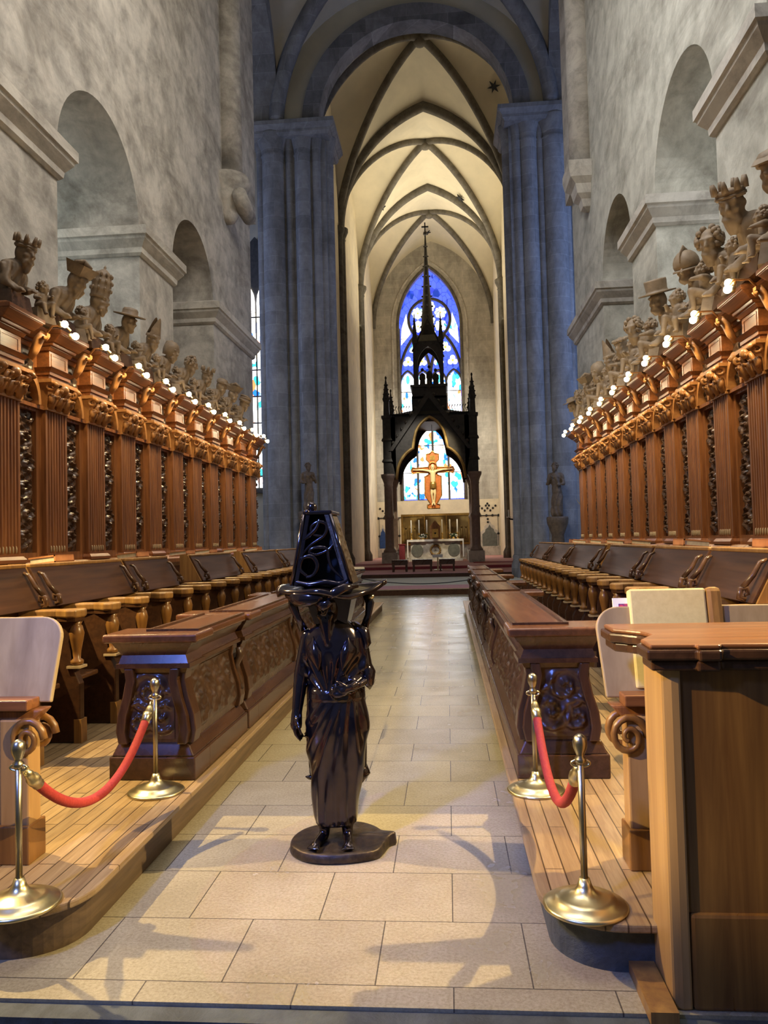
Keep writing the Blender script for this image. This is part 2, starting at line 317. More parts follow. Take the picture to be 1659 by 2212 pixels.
    def sweep(s, prof, path, smooth=False, closed=False):
        """prof(i) -> list of 3D points at station i: lofted"""
        n = len(prof(0)); vs = []
        for i in range(path): vs += prof(i)
        fs = [(i * n + j, i * n + (j + 1) % n, ((i + 1) % path) * n + (j + 1) % n, ((i + 1) % path) * n + j) for i in range(path if closed else path - 1) for j in range(n)]
        if not closed: fs += [tuple(range(n))[::-1], tuple(range((path - 1) * n, path * n))]
        return s.add(vs, fs, smooth)
    def shift(s, d): s.v = [(p[0] + d[0], p[1] + d[1], p[2] + d[2]) for p in s.v]; return s
    def xf(s, m4): s.v = [tuple(m4 @ Vector(p)) for p in s.v]; return s
    def mesh(s, name, m):
        me = bpy.data.meshes.new(name); me.from_pydata(s.v, [], s.f); me.validate()
        me.materials.append(m)
        if len(me.polygons) == len(s.sm): me.polygons.foreach_set('use_smooth', s.sm)
        bm = bmesh.new(); bm.from_mesh(me); bmesh.ops.recalc_face_normals(bm, faces=bm.faces); bm.to_mesh(me); bm.free()
        me.update(); return me
    def build(s, name, m, parent=None, loc=(0, 0, 0), off=None, **kw):
        if off: s.shift(off)
        o = bpy.data.objects.new(name, s.mesh(name, MT[m] if isinstance(m, str) else m)); COL.objects.link(o)
        o.parent = parent; o.location = loc
        for k, w in kw.items(): o[k] = w
        return o
def bevel(o, w=0.006, seg=2):
    md = o.modifiers.new('bevel', 'BEVEL'); md.width = w; md.segments = seg; md.limit_method = 'ANGLE'; md.angle_limit = 0.7
    return o
def fuse(mb, name, m, parent=None, voxel=0.02, smooth=4, disp=None, **kw):
    """all shapes of mb grown together into one continuous skin"""
    o = mb.build(name, m, parent)
    md = o.modifiers.new('r', 'REMESH'); md.mode = 'VOXEL'; md.voxel_size = voxel; md.use_smooth_shade = True
    sm = o.modifiers.new('s', 'SMOOTH'); sm.iterations = smooth; sm.factor = 0.5
    dg = bpy.context.evaluated_depsgraph_get(); dg.update()
    me = bpy.data.meshes.new_from_object(o.evaluated_get(dg)); old = o.data
    o.modifiers.clear(); o.data = me; bpy.data.meshes.remove(old)
    if not me.materials: me.materials.append(MT[m])
    if disp:
        me.update(); vn = [x.normal.copy() for x in me.vertices]
        for x, nn in zip(me.vertices, vn):
            x.co = disp(x.co.copy(), nn)
    me.polygons.foreach_set('use_smooth', [True] * len(me.polygons)); me.update(); me.name = name
    for k, w in kw.items(): o[k] = w
    return o
def thing(name, label, cat, loc=(0, 0, 0), rz=0.0, group=None):
    o = bpy.data.objects.new(name, None); COL.objects.link(o); o.empty_display_size = 0.1
    o.location = loc; o.rotation_euler = (0, 0, rz); o['label'] = label; o['category'] = cat
    if group: o['group'] = group
    return o
def tag(o, label, cat, group=None):
    o['label'] = label; o['category'] = cat
    if group: o['group'] = group
    return o
def struct(mb, name, m, parent=None):
    o = mb.build(name, m, parent)
    if parent is None: o['kind'] = 'structure'
    return o
def kids(o): return [c for c in bpy.data.objects if c.parent == o]
KIDS = {}
def dup(root, loc, rz, label):
    rr = root.copy(); COL.objects.link(rr); rr.location = loc; rr.rotation_euler = (0, 0, rz); rr['label'] = label
    if root.name not in KIDS:
        KIDS[root.name] = [(c, kids(c)) for c in kids(root)]
    for ch, gs in KIDS[root.name]:
        c = ch.copy(); COL.objects.link(c); c.parent = rr
        for g in gs:
            d = g.copy(); COL.objects.link(d); d.parent = c
    return rr
ORD = 'first second third fourth fifth sixth seventh eighth ninth tenth eleventh twelfth thirteenth fourteenth fifteenth sixteenth seventeenth eighteenth nineteenth twentieth twenty-first twenty-second'.split()
TRIM = [0]
def trim(mb, m):
    TRIM[0] += 1
    return struct(mb, 'trim_%d' % TRIM[0], m)
def swirl(p, centres, lam, R):
    """height of acanthus scrolls: spiral ridges around alternating centres"""
    h = 0.0
    for (cx, cy, sg) in centres:
        dx, dy = p[0] - cx, p[1] - cy; rr = sqrt(dx * dx + dy * dy)
        if rr > R * 1.3: continue
        t = atan2(dy, dx) * sg
        e = math.exp(-(rr / R) ** 4)
        w = 0.5 + 0.5 * cos(t - 2 * pi * rr / lam)
        w = w ** 1.5 * (0.8 + 0.2 * cos(7 * t + 9 * rr / lam))
        h = max(h, w * e)
    return h
def relief(nu, nv, y0, y1, z0, z1, x, depth, centres, lam, R, jit=0.0, bow=None):
    """carved panel in the y-z plane, swelling towards +x"""
    def fn(a, b_):
        y = y0 + (y1 - y0) * a; z = z0 + (z1 - z0) * b_
        h = swirl((y, z), centres, lam, R)
        if jit: h = max(0, h * (1 - jit) + jit * (0.5 + noise.noise(Vector((y * 30, z * 30, 1.7))) * 0.9))
        ed = min(a, 1 - a, b_, 1 - b_) * 14; h *= min(1, ed)
        return (x + (bow(b_) if bow else 0) + depth * h, y, z)
    return MB().grid(nu, nv, fn)
# ================================================================== THE CHURCH
XWL, XWR = -4.4, 3.95            # nave wall faces
ARCHES = [(5.3, 7.95), (9.5, 12.2), (13.75, 16.25)]
ZSP, ZTOP, YW0, YW1, THK = 6.75, 16.0, 1.0, 19.6, 2.3
def arcade(name, X, sg, m):
    """nave wall with round arches; sg = direction from nave into the aisle"""
    b = MB(); xb = X + sg * THK; ys = [YW0]
    for a0, a1 in ARCHES: ys += [a0, a1]
    ys.append(YW1)
    def q(pts): b.add(pts, [tuple(range(len(pts)))])
    for x in (X, xb):
        for k in range(0, len(ys), 2): q([(x, ys[k], 0), (x, ys[k + 1], 0), (x, ys[k + 1], ZTOP), (x, ys[k], ZTOP)])
        for a0, a1 in ARCHES:
            c, rr, n = (a0 + a1) / 2, (a1 - a0) / 2, 28
            P_ = [(c - rr * cos(pi * i / n), ZSP + rr * sin(pi * i / n)) for i in range(n + 1)]
            for i in range(n): q([(x, P_[i][0], P_[i][1]), (x, P_[i + 1][0], P_[i + 1][1]), (x, P_[i + 1][0], ZTOP), (x, P_[i][0], ZTOP)])
    for a0, a1 in ARCHES:
        c, rr, n = (a0 + a1) / 2, (a1 - a0) / 2, 28
        P_ = [(a0, 0)] + [(c - rr * cos(pi * i / n), ZSP + rr * sin(pi * i / n)) for i in range(n + 1)] + [(a1, 0)]
        for i in range(len(P_) - 1): q([(X, *P_[i]), (X, *P_[i + 1]), (xb, *P_[i + 1]), (xb, *P_[i])])
    q([(X, YW1, 0), (xb, YW1, 0), (xb, YW1, ZTOP), (X, YW1, ZTOP)])
    q([(X, YW0, 0), (xb, YW0, 0), (xb, YW0, ZTOP), (X, YW0, ZTOP)])
    return struct(b, name, m)
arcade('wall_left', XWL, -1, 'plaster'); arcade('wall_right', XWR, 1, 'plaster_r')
def impost(X, sg, y0, y1):
    b = MB()
    steps = [(0.02, 6.32), (0.06, 6.36), (0.07, 6.44), (0.16, 6.56), (0.17, 6.60), (0.20, 6.62), (0.20, 6.76), (0.02, 6.84)]
    for (p0, z0), (p1, z1) in zip(steps[:-1], steps[1:]):
        e = lambda p: ((X - p, X + THK + p) if sg > 0 else (X - THK - p, X + p)) + (y0 - p, y1 + p)
        b.frus(e(p0), z0, e(p1), z1)
    trim(b, 'impost')
for X, sg in ((XWL, -1), (XWR, 1)):
    for y0, y1 in ((3.2, 5.3), (7.95, 9.5), (12.2, 13.75), (16.25, 19.6)): impost(X, sg, y0, y1)
# aisle walls seen through the arches
for nm, x0, x1 in (('wall_aisle_left', -7.6, -7.4), ('wall_aisle_right', 7.0, 7.2)):
    struct(MB().box(x0, x1, 2.0, 19.6, 0, 11.0), nm, 'pier')
for nm, x0, x1 in (('ceiling_aisle_left', -7.4, -6.65), ('ceiling_aisle_right', 6.2, 7.0)):
    struct(MB().box(x0, x1, 2.0, 19.6, 10.0, 10.2), nm, 'vault')
# half-column and corbel under each vault springing, wall strip beside it
for X, sg, zc in ((XWL, 1, 10.05), (XWR, -1, 9.75)):
    b = MB().lathe([(0.30, zc), (0.30, 16.0)], (X + sg * 0.10, 17.4, 0), 24); trim(b, 'plaster' if sg > 0 else 'impost')
    b = MB()
    if sg > 0:       # rolled corbel
        b.lathe([(0.04, -1.05), (0.16, -1.0), (0.24, -0.86), (0.22, -0.74), (0.34, -0.62), (0.42, -0.44), (0.38, -0.32), (0.50, -0.22), (0.54, -0.08), (0.48, 0.04), (0.30, 0.08)], (X + 0.05, 17.4, zc), 28)
        b.tube([(X + 0.42, 17.0, zc - 0.5), (X + 0.40, 17.4, zc - 0.62), (X + 0.42, 17.95, zc - 0.72)], [0.16, 0.2, 0.16], 12)
    else:            # stepped moulded corbel
        pr = [(0.06, -0.95), (0.16, -0.88), (0.20, -0.72), (0.30, -0.62), (0.34, -0.42), (0.46, -0.3), (0.5, -0.1), (0.5, 0.05)]
        for (p0, z0), (p1, z1) in zip(pr[:-1], pr[1:]):
            b.frus((X - p0, X + .05, 17.4 - p0 * 0.9, 17.4 + p0 * 0.9), zc + z0, (X - p1, X + .05, 17.4 - p1 * 0.9, 17.4 + p1 * 0.9), zc + z1)
    trim(b, 'plaster' if sg > 0 else 'impost')
    b = MB().box(min(X, X + sg * 0.16), max(X, X + sg * 0.16), 18.3, 19.6, 9.9, 16.0); trim(b, 'plaster' if sg > 0 else 'impost')
struct(MB().box(-4.4, 3.95, -1.0, 19.6, 16.0, 16.3), 'ceiling', 'vault')
# ------------------------------------------------------------------ floors
struct(MB().box(-7.4, 7.0, 2.52, 21.0, -0.3, 0.0), 'floor', 'floor')
struct(MB().box(-7.4, 7.0, 2.44, 2.52, -0.3, -0.012), 'floor_step_edge', 'step')
struct(MB().box(-7.4, 7.0, -10.0, 2.44, -0.5, -0.16), 'floor_lower', 'step')
struct(MB().box(-12, 11, 21.0, 27.6, -0.3, 0.16), 'floor_crossing', 'sage')
struct(MB().box(-12, 11, 27.6, 31.6, -0.3, 0.30), 'floor_chancel', 'rose')
struct(MB().box(-6, 6, 31.6, 51.0, -0.3, 0.42), 'floor_choir', 'rose')
for nm, y, z0, z1, m in (('trim_step_front', 20.97, 0.0, 0.15, 'desk'), ('trim_step_middle', 27.57, 0.17, 0.29, 'desk'), ('trim_step_top', 31.57, 0.31, 0.41, 'red')):
    struct(MB().box(-4.2, 3.9, y, y + 0.02, z0, z1), nm, m)
def platform(name, sg):
    x0, x1 = 0.86, 3.4; y0, y1, rr = 2.72, 16.6, 0.26
    def outl(e):
        P_ = [(x1, y0 - e), (x0 + rr, y0 - e)]
        P_ += [(x0 + rr - (rr + e) * sin(t), y0 + rr - (rr + e) * cos(t)) for t in [pi / 2 * i / 10 for i in range(1, 11)]]
        P_ += [(x0 - e, y1), (x1, y1)]
        return [(sg * x, y) for x, y in P_]
    b = MB().prism(outl(-0.03), 0.0, 0.15, 'z'); o = struct(b, name, 'riser' if sg < 0 else 'step')
    t = MB().prism(outl(0.012), 0.15, 0.18, 'z').build('planking', 'parquet', o); bevel(t, 0.008)
    return o
platform('floor_platform_left', -1); platform('floor_platform_right', 1)
for sg in (-1, 1):   # raised floor of the upper stalls
    struct(MB().box(min(sg * 2.42, sg * 4.3), max(sg * 2.42, sg * 4.3), 3.6, 16.6, 0.18, 0.60), 'floor_upper_stalls_left' if sg < 0 else 'floor_upper_stalls_right', 'riser')
struct(MB().box(1.13, 1.215, 2.46, 3.02, 0.0, 0.04), 'trim_floor_edge', 'honey')
# ------------------------------------------------------------------ crossing and choir
ZS = 16.1; YA = 26.0
def ring(b, c, r0, r1, z, w0, w1, axis='y', n=40, sq=0.9, a0=0.0, a1=pi):
    """half-round arch band; axis = the direction it is thick in"""
    def st(i):
        t = a0 + (a1 - a0) * i / n; out = []
        for rr, w in ((r0, w0), (r1, w0), (r1, w1), (r0, w1)):
            h = c + rr * cos(t); zz = z + rr * sin(t) * sq
            out.append((h, w, zz) if axis == 'y' else (w, h, zz))
        return out
    return b.sweep(st, n + 1)
# east crossing wall above the round arch
b = MB(); n = 32
P_ = [(-0.15 - 3.9 * cos(pi * i / n), ZS + 3.9 * sin(pi * i / n)) for i in range(n + 1)]
for i in range(n): b.add([(P_[i][0], 26.25, P_[i][1]), (P_[i + 1][0], 26.25, P_[i + 1][1]), (P_[i + 1][0], 26.25, 22), (P_[i][0], 26.25, 22)], [(0, 1, 2, 3)])
for x0, x1 in ((-6.4, -4.05), (3.75, 5.6)): b.add([(x0, 26.25, ZS), (x1, 26.25, ZS), (x1, 26.25, 22), (x0, 26.25, 22)], [(0, 1, 2, 3)])
struct(b, 'wall_crossing', 'vault')
trim(ring(MB(), -0.15, 3.36, 3.95, ZS, YA, YA + 0.75, sq=1.02), 'arch')
for x0, x1 in ((-5.9, -4.9), (4.4, 5.3)):      # transept arches
    trim(ring(MB(), 22.8, 3.15, 3.95, ZS, x0, x1, 'x', sq=1.1), 'pier')
def pointed(a, h, k):
    """pointed arch height at |k|<=1"""
    R_ = (a * a + h * h) / (2 * a); x = abs(k) * a
    return sqrt(max(0, R_ * R_ - (x - (a - R_)) ** 2)) if h >= a else h * sqrt(max(0, 1 - k * k))
def vault(b, x0, x1, y0, y1, z, h, N_=14, rnd=False, dome=0.0):
    cx, cy, ax_, ay = (x0 + x1) / 2, (y0 + y1) / 2, (x1 - x0) / 2, (y1 - y0) / 2
    H = (lambda k: h * sqrt(max(0, 1 - k * k))) if rnd else (lambda k: pointed(ax_, h, k))
    for cell in range(4):
        def fn(p, q):
            u_ = -cos(pi * p); w = abs(u_) + (1 - abs(u_)) * q; zz = z + H(u_) + dome * (1 - u_ * u_) * (1 - w * w)
            U, V_ = ((u_, w), (u_, -w), (w, u_), (-w, u_))[cell]
            return (cx + U * ax_, cy + V_ * ay, zz)
        b.grid(28, 6, fn)
    return b, (lambda s, e: [(cx + e * k * ax_, cy + s * k * ay, z + H(k) + dome * (1 - k * k) ** 2) for k in [-cos(pi * i / 36) for i in range(37)]])
b, dg_ = vault(MB(), -5.0, 4.5, 19.6, 26.0, 16.1, 4.6, rnd=True)
struct(b, 'ceiling_crossing', 'vault')
for e in (-1, 1): trim(MB().tube(dg_(1, e), 0.27, 8), 'pier')
CW, ZC, HC = 3.95, 15.6, 5.6; DOME = (0.95, 0.45, 0.3)
BAYS = [(27.4, 34.2), (34.2, 42.2), (42.2, 50.2)]
for k, (y0, y1) in enumerate(BAYS):
    b, dg_ = vault(MB(), -CW, CW, y0, y1, ZC, HC, dome=DOME[k])
    struct(b, 'ceiling_choir_%d' % (k + 1), 'vault')
    for e in (-1, 1): trim(MB().tube([(p[0], p[1], p[2] - 0.05) for p in dg_(1, e)], 0.17, 8), 'rib')
    arc = [(CW * kk, y1, ZC + pointed(CW, HC, kk) - 0.05) for kk in [-cos(pi * i / 40) for i in range(41)]]
    if k < 2: trim(MB().tube(arc, 0.24, 8), 'rib')
    trim(MB().lathe([(0.05, -0.34), (0.20, -0.3), (0.26, -0.2), (0.26, 0)], (0, (y0 + y1) / 2, ZC + HC + DOME[k] - 0.1), 12), 'rib')
# choir side walls with lancet lights, wall shafts
for sg in (-1, 1):
    x = sg * CW; nm = 'wall_choir_left' if sg < 0 else 'wall_choir_right'
    struct(MB().box(min(x, x + sg * .4), max(x, x + sg * .4), 27.4, 50.2, 0.3, 21.5), nm, 'cream')
    for y in (27.6, 34.2, 42.2):
        b = MB()
        for dx, dy, rr in ((0.0, 0.0, 0.20), (0.0, -0.3, 0.13), (0.0, 0.3, 0.13)):
            b.lathe([(rr * 1.6, 0.42), (rr * 1.6, 0.75), (rr, 1.0), (rr, ZC - 0.5), (rr * 1.15, ZC - 0.42), (rr, ZC - 0.36), (rr * 1.7, ZC - 0.05), (rr * 1.7, ZC + 0.1)], (x - sg * 0.06, y + dy, 0), 16)
        trim(b, 'rib')
# gilt stars fixed to the vault cells
def on_vault(x, y):
    for (y0, y1), dm in zip(BAYS, DOME):
        if y0 <= y <= y1:
            k1 = x / CW; k2 = (y - (y0 + y1) / 2) / ((y1 - y0) / 2); return ZC + pointed(CW, HC, min(abs(k1), abs(k2))) + dm * (1 - k1 * k1) * (1 - k2 * k2)
STARS = [(3.05, 32.1, 'dark six-pointed star on the vault just inside the round arch, at right'), (-2.18, 27.9, 'dark star high on the vault just inside the round arch, at left'), (-2.58, 37.1, 'dark star on the second choir vault beside its left ribs'),
         (-2.45, 40.95, 'dark star low on the second choir vault, at left'), (1.78, 41.65, 'dark star low on the second choir vault, at right'), (-0.2, 48.4, 'dark star on the farthest vault just above the east wall')]
for x, y, lab in STARS:
    z = on_vault(x, y) - (0.3 if y > 46 else 0.16); e = 0.01
    nr = Vector((-(on_vault(x + e, y) - on_vault(x - e, y)) / (2 * e), -(on_vault(x, y + e) - on_vault(x, y - e)) / (2 * e), 1)).normalized()
    P_ = [((0.28 if i % 2 == 0 else 0.10) * cos(pi * i / 6), (0.28 if i % 2 == 0 else 0.10) * sin(pi * i / 6)) for i in range(12)]
    b = MB().prism(P_, -0.03, 0.03, 'z').xf(nr.to_track_quat('Z', 'Y').to_matrix().to_4x4())
    tag(b.build('vault_star', 'black', None, (x, y, z)), lab, 'star', 'stars on the choir vault')
# crossing piers
def pier(name, x0, x1, sg):
    b = MB().box(min(x0, x1), max(x0, x1), YA + 0.35, YA + 2.2, 0, ZS + 0.2)
    w = abs(x1 - x0); o = struct(b, name, 'pier')
    for fx, rr, dy in ((0.03, 0.16, 0.45), (0.22, 0.42, 0.45), (0.46, 0.14, 0.38), (0.66, 0.30, 0.42), (0.86, 0.17, 0.42), (1.0, 0.22, 0.75), (1.0, 0.14, 1.3)):
        x = x0 + (x1 - x0) * fx
        pr = [(rr * 1.45, 0.1), (rr * 1.45, 0.55), (rr * 1.15, 0.75), (rr * 1.25, 0.85), (rr, 0.95), (rr, ZS - 1.0), (rr * 1.12, ZS - 0.95), (rr, ZS - 0.88), (rr * 1.08, ZS - 0.7), (rr * 1.5, ZS - 0.3), (rr * 1.5, ZS - 0.2)]
        MB().lathe(pr, (x, YA + dy, 0), 20).build('shaft', 'pier', o)
    b = MB(); e = lambda p: (min(x0, x1) - 0.15 - p, max(x0, x1) + 0.15 + p, YA - 0.05 - p, YA + 2.2)
    for (p0, z0), (p1, z1) in (((0, -0.4), (0.08, -0.3)), ((0.08, -0.3), (0.08, -0.22)), ((0.10, -0.22), (0.22, -0.08)), ((0.24, -0.08), (0.24, 0.06))): b.frus(e(p0), ZS + z0, e(p1), ZS + z1)
    b.build('capital', 'pier', o)
    MB().frus((min(x0, x1) - .2, max(x0, x1) + .2, YA - .1, YA + 2.2), 0.1, (min(x0, x1) - .1, max(x0, x1) + .1, YA, YA + 2.2), 0.7).build('base', 'pier', o)
    return o
pier('column_left', -5.75, -3.35, -1); pier('column_right', 5.0, 3.05, 1)
# transept walls behind the piers
for nm, x0, x1, y in (('wall_transept_left', -12.0, -4.0, 28.4), ('wall_transept_right', 3.9, 11.0, 28.4)):
    struct(MB().box(x0, x1, y, y + 0.3, 0, 22), nm, 'cream' if x0 < 0 else 'pier')
struct(MB().box(-12.2, -12.0, 15, 28.4, 0, 22), 'wall_transept_far_left', 'cream'); struct(MB().box(11.0, 11.2, 15, 28.4, 0, 22), 'wall_transept_far_right', 'pier')
struct(MB().box(-12.2, -5.0, 15, 28.6, 21.0, 21.3), 'ceiling_transept_left', 'vault'); struct(MB().box(4.5, 11.2, 15, 28.6, 21.0, 21.3), 'ceiling_transept_right', 'vault')
def lancet_outline(x0, x1, z0, zs, ang=1.2, n=10):
    w = x1 - x0; P_ = [(x0, z0), (x1, z0)]
    h = w * ang
    for i in range(2 * n + 1):
        k = 1 - i / n; P_.append(((x0 + x1) / 2 + k * w / 2, zs + pointed(w / 2, max(h, w / 2), k)))
    return P_
w2 = struct(MB().prism(lancet_outline(-7.2, -5.6, 3.4, 11.2), 28.2, 28.41, 'y'), 'window_2', 'lead')
for k, x in enumerate((-7.05, -6.36)): MB().prism(lancet_outline(x, x + 0.62, 3.6, 10.6), 28.17, 28.2, 'y').build('pane', 'glass_w', w2)
for zz in range(4, 11): MB().box(-7.1, -5.7, 28.14, 28.17, zz, zz + 0.05).build('glazing_bar', 'lead', w2)
# ------------------------------------------------------------------ east wall and great window
YE = 50.2; WX0, WX1, WZ0, WZS, WZT = -2.27, 1.8, 4.1, 15.6, 19.5
WC, WA = (WX0 + WX1) / 2, (WX1 - WX0) / 2
b = MB(); n = 24
op = [(WC + WA * k, WZS + pointed(WA, WZT - WZS, k)) for k in [-cos(pi * i / n) for i in range(n + 1)]]
for y in (YE, YE + 0.9):
    b.box(-4.4, WX0, y, y + .001, 0, 21.5); b.box(WX1, 4.4, y, y + .001, 0, 21.5); b.box(WX0, WX1, y, y + .001, 0, WZ0)
    for i in range(n): b.add([(op[i][0], y, op[i][1]), (op[i + 1][0], y, op[i + 1][1]), (op[i + 1][0], y, 21.5), (op[i][0], y, 21.5)], [(0, 1, 2, 3)])
full = [(WX0, WZ0)] + op + [(WX1, WZ0), (WX0, WZ0)]
for i in range(len(full) - 1): b.add([(full[i][0], YE, full[i][1]), (full[i + 1][0], YE, full[i + 1][1]), (full[i + 1][0], YE + .9, full[i + 1][1]), (full[i][0], YE + .9, full[i][1])], [(0, 1, 2, 3)])
struct(b, 'wall_east', 'east')
for e, m, d in ((0.05, 'rib', 0.10), (0.42, 'impost', 0.07)):
    pts = [(WX0 - e, YE, WZ0)] + [(WC + (WA + e) * k, YE, WZS + pointed(WA + e, WZT - WZS + e, k)) for k in [-cos(pi * i / 30) for i in range(31)]] + [(WX1 + e, YE, WZ0)]
    trim(MB().tube(pts, d, 8), m)
YG = YE + 0.55
w1 = struct(MB().prism([(WX0, WZ0)] + [(WX1, WZ0)] + op[::-1], YG + 0.06, YG + 0.12, 'y'), 'window_1', 'glass_b')
tr = MB()
LX = [WX0 + (WX1 - WX0) * k / 4 for k in range(5)]
for k in range(4):
    x0, x1 = LX[k] + 0.07, LX[k + 1] - 0.07
    MB().prism(lancet_outline(x0, x1, WZ0 + .1, 11.9, 0.8), YG, YG + 0.05, 'y').build('lancet_glass', 'glass_w', w1)
    for zz in (5.9, 7.7, 9.5, 11.3): tr.box(x0, x1, YG - .03, YG, zz, zz + 0.05)
for x in LX[1:4]: tr.box(x - 0.07, x + 0.07, YG - 0.12, YG + .05, WZ0, 12.2)
for x in (LX[0], LX[4]): tr.box(x - 0.05, x + 0.07, YG - 0.12, YG + .05, WZ0, 15.6)
def band(cx, a, zs, h, rad):
    tr.tube([(cx + a * k, YG - .03, zs + pointed(a, h, k)) for k in [-cos(pi * i / 24) for i in range(25)]], rad, 8)
for k in range(4): band((LX[k] + LX[k + 1]) / 2, WA / 4, 11.9, 0.85, 0.07)
for k in range(2): band(LX[1 + 2 * k], WA / 2, 12.3, 2.75, 0.10)
# rosette: a big circle holding seven flowers
RC = (WC, 16.15); RR = 1.38
tr.tube([(RC[0] + RR * cos(t), YG - .03, RC[1] + RR * sin(t)) for t in [2 * pi * i / 40 for i in range(40)]], 0.10, 8, True)
def flower(cx, cz, rad, npet, m, name, rot=0.0, hub=0.42):
    b_ = MB(); P_ = []
    for i in range(npet * 8):
        t = 2 * pi * i / (npet * 8); P_.append((cx + rad * (0.80 + 0.20 * abs(cos(npet * t / 2))) * cos(t + rot), cz + rad * (0.80 + 0.20 * abs(cos(npet * t / 2))) * sin(t + rot)))
    o = b_.prism(P_, YG - 0.01, YG + 0.02, 'y').build(name, m, w1)
    for i in range(npet):
        t = 2 * pi * i / npet + rot + pi / npet
        tr.box(cx + rad * .72 * cos(t) - .02, cx + rad * .72 * cos(t) + .02, YG - .05, YG - .01, cz + rad * .72 * sin(t) - .02, cz + rad * .72 * sin(t) + .02)
    MB().prism([(cx + rad * 0.16 * cos(2 * pi * i / 12), cz + rad * 0.16 * sin(2 * pi * i / 12)) for i in range(12)], YG - 0.03, YG - 0.01, 'y').build('flower_eye', 'glass_y', o)
for i in range(7):
    t = pi / 2 + (i - 1) * pi / 3; d = 0.0 if i == 0 else 0.87
    flower(RC[0] + d * cos(t), RC[1] + d * sin(t), 0.40, 8, 'glass_p', 'rosette_glass')
def trefoil(cx, cz, s):
    b_ = MB()
    for t in (pi / 2, pi / 2 + 2 * pi / 3, pi / 2 + 4 * pi / 3):
        x, z = cx + s * 0.55 * cos(t), cz + s * 0.55 * sin(t)
        b_.prism([(x + s * .52 * cos(2 * pi * i / 18), z + s * .52 * sin(2 * pi * i / 18)) for i in range(18)], YG - .02 - 0.002 * t, YG + .02, 'y')
    o = b_.build('trefoil_glass', 'glass_p', w1)
    MB().prism([(cx + s * .25 * cos(2 * pi * i / 10), cz + s * .25 * sin(2 * pi * i / 10)) for i in range(10)], YG - .05, YG - .03, 'y').build('trefoil_eye', 'glass_y', o)
for k in range(2):
    c_ = LX[1 + 2 * k]; trefoil(c_, 14.25, 0.36); trefoil(c_ - 0.46, 13.35, 0.33); trefoil(c_ + 0.46, 13.35, 0.33)
for k in range(4):      # turquoise tops of the lancets
    c_ = (LX[k] + LX[k + 1]) / 2
    MB().prism([(c_ + 0.13 * cos(2 * pi * i / 12), 12.15 + 0.3 * sin(2 * pi * i / 12)) for i in range(12)], YG - .03, YG - .01, 'y').build('lancet_tip', 'glass_t', w1)
for sg in (-1, 1):      # curved triangles beside the rosette
    P_ = [(WC + sg * 1.92, 14.5), (WC + sg * 1.86, 15.6), (WC + sg * 1.52, 16.6), (WC + sg * 1.45, 15.9), (WC + sg * 1.25, 15.25)]
    MB().prism(P_, YG - .01, YG + .03, 'y').build('corner_glass', 'glass_p', w1)
tr.build('tracery', 'lead', w1)
# painted dado of the east wall
DADO = 4.05
b = MB().box(-4.0, 4.0, YE - 0.12, YE - 0.01, 1.0, DADO); struct(b, 'trim_dado', 'cream')
b = MB().box(-4.0, 4.0, YE - 0.35, YE - 0.01, 0.42, 1.0); struct(b, 'trim_plinth', 'impost')
